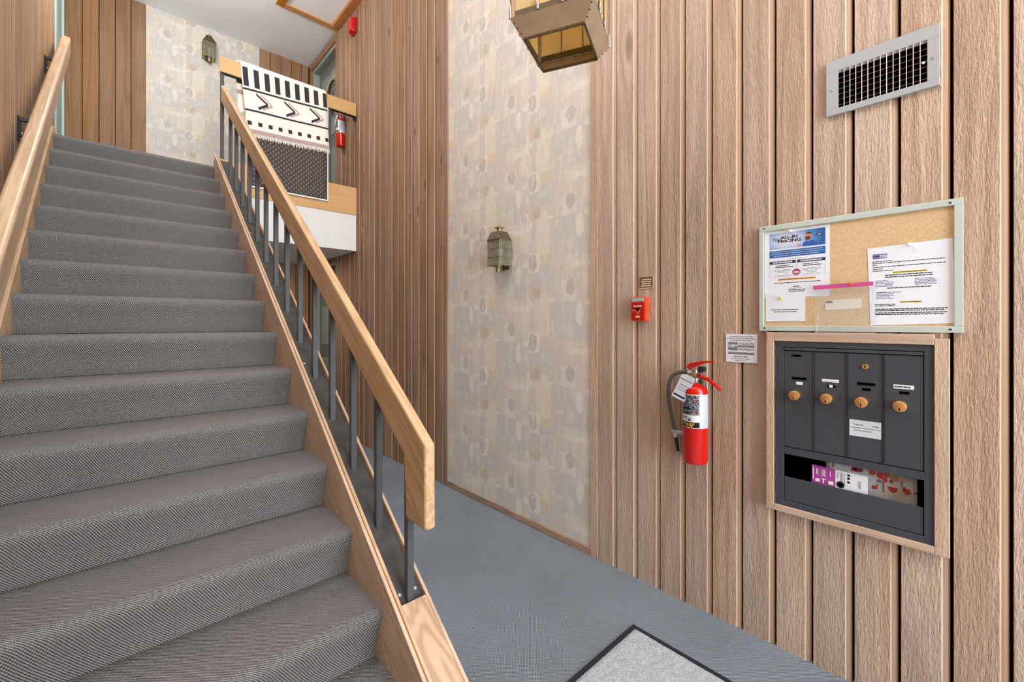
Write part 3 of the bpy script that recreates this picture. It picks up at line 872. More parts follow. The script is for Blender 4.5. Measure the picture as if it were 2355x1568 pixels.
pad = thing('dotted_mat', 'dark brown dotted mat with white edge hanging beneath the fringed rug', 'mat', (1.35, YL, 3.0))
sheet(lambda s, q: (0.965 + 0.742 * s + 0.02 * (q - 1) * 0, YF + 0.010 + 0.003 * math.sin(q * 8) - 0.006 * q, 3.70 - 1.012 * q), 12, 24, 0.004, 'mat_cloth', 'dotted', pad)
e = MB(); e.box(0.955, 1.717, YF - 0.000, YF + 0.008, 2.680, 2.694); e.box(1.705, 1.717, YF + 0.001, YF + 0.012, 2.694, 3.70); e.box(0.955, 0.967, YF + 0.001, YF + 0.012, 2.694, 3.70)
e.build('edge_binding', 'white_plastic', pad)

# ================================================================== WREATH on the landing door
wrh = thing('door_wreath', 'wreath of pale leaves with black ribbon on the landing door', 'wreath', (XW + 0.07, 5.74, 4.36))
cy, cz, cx = 5.74, 4.36, XW + 0.068
MB().tube([(cx, cy + 0.17 * math.cos(a), cz + 0.17 * math.sin(a)) for a in [i * 2 * PI / 24 for i in range(25)]], 0.012, 8).build('ring', 'beard', wrh, smooth=True)
for i in range(22):
    a = i * 2 * PI / 22; r0, r1 = 0.14, 0.24
    d = Vector((-0.03, math.cos(a + 0.5), math.sin(a + 0.5))).normalized(); sdir = Vector((0, -d.z, d.y)).normalized()
    base = Vector((cx - 0.01, cy + 0.16 * math.cos(a), cz + 0.16 * math.sin(a)))
    pts = [base, base + d * 0.04 + sdir * 0.022, base + d * 0.11, base + d * 0.04 - sdir * 0.022]
    MB().plate(pts, (-0.002, 0, 0)).build('leaf', 'leaf', wrh)
rb = MB()
for (dy, dz) in ((0.10, 0.14), (-0.10, 0.14), (0.07, -0.16), (-0.07, -0.16)):
    rb.plate([(cx - 0.022, cy - 0.012, cz - 0.17), (cx - 0.022, cy + 0.012, cz - 0.17), (cx - 0.022, cy + dy + 0.014, cz - 0.17 + dz), (cx - 0.022, cy + dy - 0.014, cz - 0.17 + dz)], (-0.003, 0, 0))
rb.build('ribbon', 'black', wrh)


# ================================================================== LANTERNS
def wall_lantern(name, label, loc, rotz):
    """local frame: wall plane is y = 0, the lantern stands out to -y, base of the body at z = 0"""
    t = thing(name, label, 'wall lamp', loc, rotz, None)
    hw, dp, H = 0.065, 0.122, 0.178
    L = dict(local=True)
    MB().box(-0.035, 0.035, -0.006, 0.0, -0.020, H + 0.03).build('back_plate', 'brass_dark', t, bevel=0.002, **L)
    y0, y1 = -dp, -0.010
    fr = MB(); w = 0.007
    for x in (-hw, hw - w):
        for y in (y0, y1 - w): fr.box(x, x + w, y, y + w, 0, H)
    for z in (0, H - w):
        fr.box(-hw, hw, y0, y0 + w, z, z + w); fr.box(-hw, hw, y1 - w, y1, z, z + w)
        fr.box(-hw, -hw + w, y0, y1, z, z + w); fr.box(hw - w, hw, y0, y1, z, z + w)
    fr.build('frame', 'brass_old', t, bevel=0.001, **L)
    for i in (1, 2):
        xx = -hw + 2 * hw * i / 3; zz = H * i / 3
        MB().box(xx - 0.0015, xx + 0.0015, y0 - 0.001, y0 + 0.002, w, H - w).build('muntin', 'brass_old', t, **L)
        MB().box(-hw, hw, y0 - 0.001, y0 + 0.002, zz - 0.0015, zz + 0.0015).build('muntin', 'brass_old', t, **L)
    for sx in (-1, 1):
        for i in (1,):
            yy = y0 + (y1 - y0) / 2
            MB().box(sx * hw - 0.0015, sx * hw + 0.0015, yy - 0.0015, yy + 0.0015, w, H - w).build('muntin', 'brass_old', t, **L)
        for i in (1, 2):
            MB().box(sx * hw - 0.0015, sx * hw + 0.0015, y0, y1, H * i / 3 - 0.0015, H * i / 3 + 0.0015).build('muntin', 'brass_old', t, **L)
    MB().box(-hw + w, hw - w, y0 + 0.002, y0 + 0.004, w, H - w).build('pane', 'lantern_glass', t, **L)
    MB().box(-hw + 0.002, -hw + 0.004, y0 + w, y1 - w, w, H - w).build('pane', 'lantern_glass', t, **L)
    MB().box(hw - 0.004, hw - 0.002, y0 + w, y1 - w, w, H - w).build('pane', 'lantern_glass', t, **L)
    # hipped roof, chimney, cap, finial
    c = (0.0, (y0 + y1) / 2)
    a, bq = hw + 0.004, 0.040
    rf = MB(); z0, z1 = H, H + 0.060
    lo = [(-a, y0 - 0.004, z0), (a, y0 - 0.004, z0), (a, y1, z0), (-a, y1, z0)]
    hi_ = [(-bq, c[1] - bq, z1), (bq, c[1] - bq, z1), (bq, c[1] + bq, z1), (-bq, c[1] + bq, z1)]
    rf.add(lo + hi_, [(0, 3, 2, 1), (4, 5, 6, 7), (0, 1, 5, 4), (1, 2, 6, 5), (2, 3, 7, 6), (3, 0, 4, 7)])
    rf.build('roof', 'brass_dark', t, bevel=0.0015, **L)
    MB().lathe([(0.017, z1 - 0.002), (0.017, z1 + 0.026), (0.033, z1 + 0.027), (0.033, z1 + 0.030), (0.014, z1 + 0.040), (0.004, z1 + 0.044), (0.004, z1 + 0.05), (0.0, z1 + 0.054)], (c[0], c[1], 0), 'z', 20).build('chimney_cap', 'brass_old', t, smooth=True, **L)
    MB().lathe([(0.0, -0.056), (0.004, -0.052), (0.004, -0.044), (0.015, -0.040), (0.019, -0.004), (0.022, 0.0)], (c[0], c[1] - 0.01, 0), 'z', 20).build('bottom_cup', 'brass_old', t, smooth=True, **L)
    MB().lathe([(0.012, 0.0), (0.012, 0.055), (0.010, 0.06), (0.020, 0.085), (0.024, 0.105), (0.016, 0.130), (0.0, 0.140)], (c[0], c[1], 0), 'z', 18).build('bulb', 'paper_grey', t, smooth=True, **L)
    arm = MB().tube([(0, -0.004, -0.02), (0, -0.03, -0.035), (0, c[1] - 0.01, -0.03)], 0.005, 8); arm.build('arm', 'brass_old', t, smooth=True, **L)
    return t


# on the right wall the lantern's local -y must point to -x: rotate by -90 degrees
wall_lantern('wall_lantern', 'small brass glazed wall lantern on the papered bay beside the lower hall', (XW + 0.008, 2.275, 1.752), -PI / 2)
wall_lantern('wall_lantern', 'dark brass wall lantern high on the papered landing wall beneath the ceiling', (0.862, YB - 0.012, 4.60), 0.0)

# big pendant, local frame centred on its axis
pen = thing('pendant_lantern', 'large bronze pendant lantern with amber glass hanging from the ceiling', 'pendant lamp', (1.27, 1.09, 2.406), math.radians(24.6))
L = dict(local=True)
lo_, up, hz = 0.1130, 0.1545, 0.062
for q in range(4):
    Rz = Matrix.Rotation(q * PI / 2, 4, 'Z')
    def P(x, y, z): return tuple(Rz @ Vector((x, y, z)))
    # sloping skirt plate
    mb = MB(); th = 0.004
    mb.add([P(-lo_, -lo_, 0), P(lo_, -lo_, 0), P(up, -up, hz), P(-up, -up, hz), P(-lo_ + th, -lo_ + th, 0.0), P(lo_ - th, -lo_ + th, 0.0), P(up - th, -up + th, hz), P(-up + th, -up + th, hz)],
           [(0, 1, 2, 3), (7, 6, 5, 4), (0, 4, 5, 1), (3, 2, 6, 7)])
    mb.build('skirt', 'brass_skirt', pen, **L)
    mb = MB(); mb.add([P(-lo_, -lo_ - 0.003, -0.003), P(lo_, -lo_ - 0.003, -0.003), P(lo_, -lo_ - 0.003, 0.006), P(-lo_, -lo_ - 0.003, 0.006), P(-lo_, -lo_ + 0.004, -0.003), P(lo_, -lo_ + 0.004, -0.003), P(lo_, -lo_ + 0.004, 0.006), P(-lo_, -lo_ + 0.004, 0.006)],
                      [(0, 1, 2, 3), (7, 6, 5, 4), (0, 4, 5, 1), (3, 2, 6, 7), (0, 3, 7, 4), (1, 5, 6, 2)])
    mb.build('rim', 'brass_dark', pen, **L)
    ui = up - 0.0045
    mb = MB(); z1 = hz + 0.024
    mb.add([P(-ui, -ui, hz), P(ui, -ui, hz), P(ui, -ui, z1), P(-ui, -ui, z1), P(-ui, -ui + 0.005, hz), P(ui, -ui + 0.005, hz), P(ui, -ui + 0.005, z1), P(-ui, -ui + 0.005, z1)],
           [(0, 1, 2, 3), (7, 6, 5, 4), (0, 4, 5, 1), (3, 2, 6, 7)])
    mb.build('band', 'brass_dark', pen, **L)
    Ht = 0.40
    mb = MB(); mb.add([P(-ui, -ui, Ht), P(ui, -ui, Ht), P(ui, -ui, Ht + 0.024), P(-ui, -ui, Ht + 0.024), P(-ui, -ui + 0.005, Ht), P(ui, -ui + 0.005, Ht), P(ui, -ui + 0.005, Ht + 0.024), P(-ui, -ui + 0.005, Ht + 0.024)],
                      [(0, 1, 2, 3), (7, 6, 5, 4), (0, 4, 5, 1), (3, 2, 6, 7)])
    mb.build('band', 'brass_dark', pen, **L)
    for j in range(3):
        a = -ui + 0.012 + (2 * ui - 0.024) * j / 3 + 0.002; b_ = -ui + 0.012 + (2 * ui - 0.024) * (j + 1) / 3 - 0.002
        mb = MB(); mb.add([P(a, -ui + 0.002, z1), P(b_, -ui + 0.002, z1), P(b_, -ui + 0.002, Ht), P(a, -ui + 0.002, Ht), P(a, -ui + 0.005, z1), P(b_, -ui + 0.005, z1), P(b_, -ui + 0.005, Ht), P(a, -ui + 0.005, Ht)],
                          [(0, 1, 2, 3), (7, 6, 5, 4), (0, 4, 5, 1), (3, 2, 6, 7), (0, 3, 7, 4), (1, 5, 6, 2)])
        mb.build('pane', 'amber', pen, **L)
    for j in (1, 2):
        a = -ui + 0.012 + (2 * ui - 0.024) * j / 3
        mb = MB().tube([P(a, -ui - 0.001, z1), P(a, -ui - 0.001, Ht)], 0.0028, 8); mb.build('muntin', 'brass_dark', pen, smooth=True, **L)
        mb = MB().tube([P(a, -ui - 0.006, hz + 0.002), P(a, -ui - 0.006, hz + 0.012), P(a, -ui - 0.006, hz + 0.030), P(a, -ui - 0.006, hz + 0.045)], [0.0045, 0.0070, 0.0055, 0.002], 12)
        mb.build('finial', 'chrome', pen, smooth=True, **L)
    # corner post
    mb = MB().box(-0.004, 0.013, -0.004, 0.013, hz, Ht + 0.024); mb.v = [P(v[0] - ui + 0.002, v[1] - ui + 0.002, v[2]) for v in mb.v]
    mb.build('corner_post', 'brass_skirt', pen, **L)
    mb = MB().tube([P(-up + 0.003, -up + 0.003, hz), P(-up + 0.003, -up + 0.003, hz + 0.02), P(-up + 0.003, -up + 0.003, hz + 0.05), P(-up + 0.003, -up + 0.003, Ht)], [0.004, 0.005, 0.003, 0.003], 12)
    mb.build('corner_rod', 'brass_dark', pen, smooth=True, **L)
    mb = MB().tube([P(-up + 0.001, -up + 0.001, hz - 0.002), P(-up + 0.001, -up + 0.001, hz + 0.012), P(-up + 0.001, -up + 0.001, hz + 0.036), P(-up + 0.001, -up + 0.001, hz + 0.055)], [0.005, 0.0075, 0.0055, 0.002], 12)
    mb.build('finial', 'chrome', pen, smooth=True, **L)
    for (fq) in (0.25, 0.5, 0.75):
        z = hz * fq; e_ = lo_ + (up - lo_) * fq
        mb = MB().lathe([(0.0, 0.004), (0.003, 0.003), (0.0035, 0)], (0, 0, 0), 'z', 8)
        mb.v = [P(v[0] - e_ + 0.004, v[1] - e_ - v[2] + 0.001, z + v[1]) for v in [(q_[0], 0 + q_[1] * 0, q_[2]) if False else q_ for q_ in mb.v]]
        mb.build('rivet', 'black', pen, **L)
a = up + 0.012
rf = MB(); rf.add([(-a, -a, 0.424), (a, -a, 0.424), (a, a, 0.424), (-a, a, 0.424), (-0.05, -0.05, 0.54), (0.05, -0.05, 0.54), (0.05, 0.05, 0.54), (-0.05, 0.05, 0.54)],
                  [(0, 3, 2, 1), (4, 5, 6, 7), (0, 1, 5, 4), (1, 2, 6, 5), (2, 3, 7, 6), (3, 0, 4, 7)])
rf.build('roof', 'brass_skirt', pen, bevel=0.002, **L)
MB().lathe([(0.03, 0.54), (0.03, 0.58), (0.05, 0.585), (0.045, 0.60), (0.012, 0.62), (0.0, 0.63)], (0, 0, 0), 'z', 20).build('cap', 'brass_old', pen, smooth=True, **L)
ch = MB(); z = 0.625
while z < ZC - 2.406 - 0.03:
    odd = int(round((z - 0.625) / 0.034)) % 2
    pts = [((0.008 * math.cos(t_) if odd else 0), (0 if odd else 0.008 * math.cos(t_)), z + 0.02 + 0.021 * math.sin(t_)) for t_ in [i * 2 * PI / 10 for i in range(11)]]
    ch.tube(pts, 0.002, 6, cap=False); z += 0.034
c = ch.build('chain', 'brass_old', pen, smooth=True, **L); c['kind'] = 'stuff'
MB().lathe([(0.06, ZC - 2.406), (0.06, ZC - 2.406 - 0.015), (0.02, ZC - 2.406 - 0.04), (0.0, ZC - 2.406 - 0.042)], (0, 0, 0), 'z', 24).build('ceiling_rose', 'brass_old', pen, smooth=True, **L)
MB().lathe([(0.012, 0.10), (0.012, 0.20), (0.0, 0.20)], (0, 0, 0), 'z', 14).build('lamp_holder', 'white_plastic', pen, smooth=True, **L)
MB().tube([(0, 0, 0.20), (0, 0, 0.54)], 0.006, 8).build('stem', 'brass_dark', pen, smooth=True, **L)

# ================================================================== MAILBOX
mbx = thing('mailbox_unit', 'charcoal wall mailbox with four locked doors in a sawn wood surround', 'mailbox', (2.02, 0.34, 0.60))
FX = 2.020
# wooden surround
wf_ = [(0.577, 0.606, 0.58, 1.315), (0.065, 0.101, 0.58, 1.300)]
for (a, b_, c_, d_) in wf_: MB().box(2.010, XW + 0.0005, a, b_, c_, d_).build('surround_board', 'frame_wood', mbx, bevel=0.002)
MB().box(2.010, XW + 0.0005, 0.101, 0.577, 1.279, 1.315).build('surround_board', 'frame_wood_y', mbx, bevel=0.002)
MB().box(2.010, XW + 0.0005, 0.101, 0.577, 0.580, 0.606).build('surround_board', 'frame_wood_y', mbx, bevel=0.002)
# steel front frame with openings
fr = MB(); X0f, X1f = FX - 0.004, FX + 0.006
fr.box(X0f, X1f, 0.543, 0.577, 0.606, 1.279); fr.box(X0f, X1f, 0.101, 0.126, 0.606, 1.279)
fr.box(X0f, X1f, 0.126, 0.543, 1.256, 1.279); fr.box(X0f, X1f, 0.126, 0.543, 0.606, 0.630); fr.box(X0f, X1f, 0.126, 0.543, 0.819, 0.847)
fr.build('front_frame', 'mailbox', mbx, bevel=0.0012)
MB().box(FX - 0.006, FX + 0.002, 0.128, 0.541, 1.2425, 1.2535).build('top_hinge', 'mailbox', mbx, bevel=0.0015)
MB().box(FX - 0.001, FX + 0.004, 0.128, 0.541, 0.632, 0.726).build('bin_front', 'mailbox', mbx, bevel=0.001)
# recess body
bd = MB(); bd.box(FX + 0.13, FX + 0.135, 0.10, 0.575, 0.61, 1.275)
bd.box(FX + 0.006, FX + 0.13, 0.10, 0.104, 0.61, 1.275); bd.box(FX + 0.006, FX + 0.13, 0.571, 0.575, 0.61, 1.275)
bd.box(FX + 0.006, FX + 0.13, 0.104, 0.571, 0.61, 0.614); bd.box(FX + 0.006, FX + 0.13, 0.104, 0.571, 1.271, 1.275); bd.box(FX + 0.006, FX + 0.13, 0.104, 0.571, 0.832, 0.836)
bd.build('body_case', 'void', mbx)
dw = (0.543 - 0.126) / 4
doors = []
for i in range(4):
    yh = 0.543 - dw * i - 0.0016; yl_ = 0.543 - dw * (i + 1) + 0.0022
    d_ = MB().box(FX - 0.002, FX + 0.003, yl_, yh, 0.850, 1.240).build('box_door', 'mailbox', mbx, bevel=0.001); doors.append(d_)
    if i: MB().box(FX - 0.005, FX + 0.004, yh + 0.0012, yh + 0.0030, 0.850, 1.240).build('mullion', 'mailbox', mbx)
    yk_ = (0.501, 0.396, 0.291, 0.186)[i]; zk_ = 1.064
    kb = MB().lathe([(0.0, -0.030), (0.0150, -0.030), (0.0185, -0.028), (0.0190, -0.025), (0.0175, -0.012), (0.0175, 0.0)], (FX, yk_, zk_), 'x', 28)
    kb.build('lock_knob', 'brass', d_, smooth=True)
    kc = MB().lathe([(0.0, -0.0325), (0.0065, -0.0325), (0.0072, -0.0298)], (FX, yk_, zk_ - 0.008), 'x', 18); kc.build('lock_core', 'brass', d_, smooth=True)
    kh = MB().box(FX - 0.0332, FX - 0.0320, yk_ - 0.0012, yk_ + 0.0012, zk_ - 0.0145, zk_ - 0.0035); kh.build('keyhole', 'void', d_)


def slot(i, ya, yb, za, zb):
    mb = MB(); x = FX - 0.002
    mb.box(x - 0.0016, x + 0.0, yb, ya, zb, zb + 0.0010); mb.box(x - 0.0016, x, yb, yb + 0.0010, zb, za); mb.box(x - 0.0004, x, yb, ya, zb, za)
    mb.build('name_slot', 'void', doors[i])


slot(0, 0.514, 0.464, 1.136, 1.126); slot(2, 0.306, 0.254, 1.135, 1.125); slot(2, 0.291, 0.266, 1.115, 1.106); slot(3, 0.189, 0.163, 1.114, 1.105); slot(1, 0.396, 0.370, 1.115, 1.106)
for (i, ya, yb, za, zb) in ((0, 0.499, 0.477, 1.117, 1.106), (1, 0.413, 0.360, 1.137, 1.126), (1, 0.390, 0.379, 1.116, 1.105), (3, 0.204, 0.151, 1.137, 1.123)):
    MB().box(FX - 0.0032, FX - 0.002, yb, ya, zb, za).build('name_strip', 'paper', doors[i], bevel=0.0003)
w_ = MB(); lines(w_, FX - 0.0032, 0.201, 0.160, 1.130, 0.0045); w_.build('printing', 'ink', doors[3])
w_ = MB(); lines(w_, FX - 0.0032, 0.406, 0.366, 1.130, 0.0016); w_.build('printing', 'ink_grey', doors[1])
lbl = MB().box(FX - 0.0034, FX - 0.002, 0.237, 0.328, 0.935, 0.995).build('paper_label', 'paper_grey', doors[2])
MB().box(FX - 0.0038, FX - 0.0033, 0.237, 0.325, 0.9655, 0.9672).build('ruled_line', 'ink', lbl) if False else None
w_ = MB(); w_.box(FX - 0.0040, FX - 0.0034, 0.237, 0.325, 0.966, 0.968); lines(w_, FX - 0.0034, 0.316, 0.286, 0.978, 0.004); lines(w_, FX - 0.0034, 0.262, 0.244, 0.978, 0.004); lines(w_, FX - 0.0034, 0.316, 0.262, 0.957, 0.003)
w_.build('label_printing', 'ink_grey', doors[2])
MB().lathe([(0.0, -0.006), (0.009, -0.006), (0.0105, -0.003), (0.0105, 0.0)], (FX - 0.001, 0.282, 1.193), 'x', 20).build('arrow_lock', 'brass', doors[2], smooth=True)
MB().box(FX - 0.0078, FX - 0.0068, 0.2808, 0.2832, 1.188, 1.199).build('keyhole', 'void', doors[2])
# thin black smudge of worn enamel on the first door
sm = MB(); sm.lathe([(0.0, -0.0002), (0.014, 0.0)], (0, 0, 0), 'x', 14); sm.v = [(FX - 0.0022, 0.498 + v[1] * 1.4, 1.222 + v[2] * 0.33) for v in sm.v]; sm.build('scuff', 'black', doors[0])

# post lying in the open bin: a card and a folded flyer
card = thing('postcard', 'purple and white mailing card standing in the open mailbox bin', 'card', (FX + 0.02, 0.36, 0.70))
xc = FX + 0.012
MB().plate([(xc, 0.450, 0.632), (xc, 0.374, 0.632), (xc + 0.004, 0.374, 0.790), (xc + 0.004, 0.450, 0.793)], (0.0006, 0, 0)).build('purple_half', 'purple', card)
MB().plate([(xc, 0.374, 0.632), (xc, 0.277, 0.632), (xc + 0.004, 0.277, 0.788), (xc + 0.004, 0.374, 0.790)], (0.0006, 0, 0)).build('white_half', 'paper', card)
tl = lambda z: xc + 0.004 * (z - 0.632) / 0.158 - 0.0004
w_ = MB()
for (yy, z0_, z1_, wd) in ((0.445, 0.735, 0.785, 0.0012), (0.430, 0.757, 0.783, 0.001), (0.434, 0.760, 0.780, 0.001), (0.416, 0.757, 0.780, 0.001), (0.411, 0.755, 0.783, 0.001), (0.407, 0.754, 0.780, 0.001), (0.390, 0.757, 0.780, 0.001)):
    w_.box(tl(z0_) - 0.0005, tl(z0_), yy - wd, yy + wd, z0_, z1_)
for (ya, yb, za, zb) in ((0.438, 0.424, 0.742, 0.730), (0.418, 0.404, 0.746, 0.743), (0.414, 0.410, 0.746, 0.728), (0.396, 0.380, 0.742, 0.728)):
    w_.box(tl(zb) - 0.0006, tl(zb), yb, ya, zb, za)
w_.build('white_printing', 'white_plastic', card)
w_ = MB()
for yy, z0_, z1_ in ((0.366, 0.760, 0.782), (0.356, 0.750, 0.784), (0.352, 0.748, 0.782), (0.345, 0.742, 0.782), (0.302, 0.738, 0.765), (0.298, 0.736, 0.765)):
    w_.box(tl(z0_) - 0.0005, tl(z0_), yy - 0.0006, yy + 0.0006, z0_, z1_)
w_.build('small_printing', 'ink_grey', card)
w_ = MB()
for zc_ in (0.778, 0.766, 0.752):
    w_.lathe([(0.0028, -0.0004), (0.0046, -0.0004), (0.0046, 0.0)], (tl(zc_), 0.333, zc_), 'x', 12)
w_.lathe([(0.011, -0.0005), (0.013, -0.0005), (0.013, 0)], (tl(0.74), 0.358, 0.737), 'x', 24); w_.lathe([(0.0, -0.0005), (0.007, -0.0005)], (tl(0.74), 0.358, 0.737), 'x', 18)
w_.build('stamps', 'ink', card)
fly = thing('food_flyer', 'folded grey flyer printed with red food pictures, behind the purple card', 'flyer', (FX + 0.04, 0.28, 0.70))
xg = FX + 0.034


def fx(y): return xg + 0.012 * math.sin((0.408 - y) * 11)


sheet(lambda s, q: (fx(0.408 - 0.262 * s) + 0.006 * q, 0.408 - 0.262 * s, 0.818 - 0.004 * (s > 0.9) - 0.19 * q), 14, 3, 0.0006, 'flyer_sheet', 'paper_grey', fly)


def dot(y, z, ry, rz, mat, name='picture', half=False):
    mb = MB(); n = 16
    pts = [(ry * math.cos(a_), rz * math.sin(a_)) for a_ in [PI + (PI if half else 2 * PI) * i / n for i in range(n + (1 if half else 0))]]
    mb.plate([(fx(y) - 0.0010 + 0.006 * (0.818 - z) / 0.19, y + p, z + q_) for p, q_ in pts], (-0.0003, 0, 0)); mb.build(name, mat, fly)


for a_ in ((0.268, 0.800, 0.009, 0.012, 'red_print'), (0.246, 0.797, 0.010, 0.016, 'red_print'), (0.228, 0.800, 0.008, 0.010, 'red_print'), (0.232, 0.781, 0.007, 0.010, 'red_print'), (0.263, 0.745, 0.006, 0.008, 'red_print')): dot(*a_)
dot(0.204, 0.801, 0.013, 0.018, 'tan_print', half=True)
dot(0.210, 0.760, 0.013, 0.020, 'red_print', half=True); dot(0.172, 0.765, 0.013, 0.020, 'red_print', half=True)
dot(0.318, 0.800, 0.024, 0.010, 'maroon'); dot(0.318, 0.800, 0.005, 0.004, 'paper', 'badge'); dot(0.248, 0.772, 0.008, 0.006, 'ink_grey')
w_ = MB()
for (yy, za, zb, wd) in ((0.386, 0.792, 0.815, 0.0016), (0.380, 0.798, 0.812, 0.001), (0.236, 0.735, 0.77, 0.0012), (0.214, 0.775, 0.785, 0.004), (0.186, 0.768, 0.79, 0.0015), (0.179, 0.757, 0.770, 0.003), (0.150, 0.755, 0.76, 0.004), (0.254, 0.74, 0.76, 0.001)):
    MB().box(fx(yy) - 0.0006, fx(yy) + 0.0004, yy - wd, yy + wd, za, zb).build('red_printing', 'maroon', fly)

# ================================================================== BULLETIN BOARD
bb = thing('bulletin_board', 'cork bulletin board in pale green aluminium frame above the mailbox', 'bulletin board', (2.02, 0.335, 1.32))
BX = XW - 0.0013 - 0.016      # face of the frame
ya, yb, za, zb = 0.636, 0.034, 1.320, 1.760; fw = 0.0215
for o_ in ([(yb, ya, zb - fw, zb)], [(yb, ya, za, za + fw)], [(ya - fw * 0.8, ya, za + fw, zb - fw)], [(yb, yb + fw, za + fw, zb - fw)]):
    (p0, p1, p2, p3) = o_[0]; MB().box(BX, BX + 0.016, p0, p1, p2, p3).build('frame_rail', 'board_frame', bb, bevel=0.0015)
MB().box(BX + 0.008, BX + 0.014, yb + fw, ya - fw * 0.8, za + fw, zb - fw).build('cork_panel', 'cork', bb)
for (yy, zz) in ((0.617, 1.752), (0.615, 1.332), (0.064, 1.748), (0.064, 1.331)):
    MB().lathe([(0.0, -0.0015), (0.003, -0.0015), (0.0035, 0)], (BX, yy, zz), 'x', 10).build('screw', 'black', bb)
CX = BX + 0.0078


def paper(name, label, cat, pts, x, mat='paper', group=None):
    t = thing(name, label, cat, (x, sum(p[0] for p in pts) / len(pts), min(p[1] for p in pts)))
    MB().plate([(x, p[0], p[1]) for p in pts], (-0.0003, 0, 0)).build('sheet', mat, t)
    return t


def rect(mb, x, y0_, y1_, z0_, z1_, t=0.00025): mb.box(x - t, x, y1_, y0_, z0_, z1_); return mb


# poster
px_ = CX - 0.0004
po = paper('poster', 'advertising poster with blue banner and bearded man, left on the cork board', 'poster', [(0.617, 1.7385), (0.390, 1.7345), (0.390, 1.458), (0.617, 1.4585)], px_)
x1 = px_ - 0.0003
rect(MB(), x1, 0.598, 0.404, 1.6590, 1.7250, 0.0002).build('banner_picture', 'banner', po)
x2 = x1 - 0.0002
text('ALL-IN', 'headline', 'ink', po, 0.0165, (x2, 0.5260, 1.7040), fit=0.060, bold=0.0005)
text('PRICING', 'headline', 'ink', po, 0.0165, (x2, 0.5260, 1.6892), fit=0.082, bold=0.0005)
text('Yes!', 'script_word', 'ink', po, 0.020, (x2, 0.5745, 1.6990), font_shear=0.5, fit=0.033)
# the man in the picture, as flat print
mn = MB(); mn.prism([(0.480, 1.6595), (0.478, 1.673), (0.468, 1.681), (0.448, 1.682), (0.436, 1.674), (0.428, 1.6595)], 'x', x2 - 0.0002, x2); mn.build('printed_shirt', 'shirt', po)


def ell(y, z, ry, rz, x, mat, name, parent, n=18, t=0.0002):
    mb = MB(); mb.prism([(y + ry * math.cos(2 * PI * i / n), z + rz * math.sin(2 * PI * i / n)) for i in range(n)], 'x', x - t, x); return mb.build(name, mat, parent)


ell(0.459, 1.686, 0.006, 0.008, x2 - 0.0002, 'skin', 'printed_neck', po)
ell(0.4600, 1.6995, 0.0100, 0.0135, x2 - 0.0004, 'skin', 'printed_face', po)
ell(0.4615, 1.6915, 0.0095, 0.0075, x2 - 0.0006, 'beard', 'printed_beard', po)
ell(0.4575, 1.7110, 0.0090, 0.0045, x2 - 0.0006, 'beard', 'printed_hair', po)
ell(0.4910, 1.6655, 0.0045, 0.0060, x2 - 0.0004, 'skin', 'printed_hand', po)
ell(0.4235, 1.7010, 0.0110, 0.0050, x2 - 0.0002, 'navy', 'oval_logo', po)
ell(0.4235, 1.7010, 0.0060, 0.0015, x2 - 0.0004, 'paper', 'oval_logo_line', po)
rect(MB(), x1, 0.598, 0.404, 1.6240, 1.6530).build('blue_band', 'blue', po)
w_ = MB()
for zz, a_, b_ in ((1.6465, 0.592, 0.412), (1.6385, 0.592, 0.409), (1.6305, 0.582, 0.424)): lines(w_, x1 - 0.0002, a_, b_, zz, 0.0022, 0.0002)
w_.build('band_printing', 'paper_grey', po)
for (a_, b_) in ((0.598, 0.503), (0.4985, 0.404)): rect(MB(), x1, a_, b_, 1.5975, 1.6090).build('heading_bar', 'navy', po)
for a_, b_ in ((0.586, 0.516), (0.487, 0.416)): w_ = MB(); lines(w_, x1 - 0.0002, a_, b_, 1.6033, 0.0045, 0.0002); w_.build('heading_printing', 'paper', po)
bx_ = MB()
for (a_, b_) in ((0.598, 0.503), (0.4985, 0.404)):
    rect(bx_, x1, a_, b_, 1.5440, 1.5446); rect(bx_, x1, a_, a_ - 0.0006, 1.544, 1.5975); rect(bx_, x1, b_ + 0.0006, b_, 1.544, 1.5975)
bx_.build('box_rule', 'ink_grey', po)
w_ = MB()
for (zz, a_, b_, hh) in ((1.5900, 0.575, 0.525, 0.0024), (1.5835, 0.575, 0.512, 0.0032), (1.5900, 0.480, 0.425, 0.0024), (1.5835, 0.478, 0.416, 0.0032)): lines(w_, x1, a_, b_, zz, hh)
w_.build('box_text_bold', 'ink', po)
w_ = MB()
for (zz, a_, b_) in ((1.5720, 0.586, 0.520), (1.5670, 0.580, 0.522), (1.5620, 0.570, 0.530), (1.5500, 0.580, 0.522), (1.5720, 0.482, 0.418), (1.5670, 0.482, 0.420), (1.5620, 0.472, 0.428), (1.5570, 0.466, 0.434), (1.5500, 0.480, 0.420), (1.6155, 0.530, 0.478)): lines(w_, x1, a_, b_, zz, 0.0014)
w_.build('box_text', 'ink_grey', po)
ell(0.5008, 1.5600, 0.0145, 0.0125, x1 - 0.0002, 'maroon', 'round_badge', po)
ell(0.5008, 1.5590, 0.0115, 0.0050, x1 - 0.0004, 'paper', 'round_badge_label', po)
w_ = MB(); lines(w_, x1 - 0.0006, 0.508, 0.494, 1.559, 0.004, 0.0002); w_.build('badge_printing', 'maroon', po)
rect(MB(), x1, 0.566, 0.435, 1.5290, 1.5360).build('gold_strip', 'gold', po)
w_ = MB(); lines(w_, x1 - 0.0002, 0.560, 0.441, 1.5325, 0.0026, 0.0002); w_.build('strip_printing', 'maroon', po)
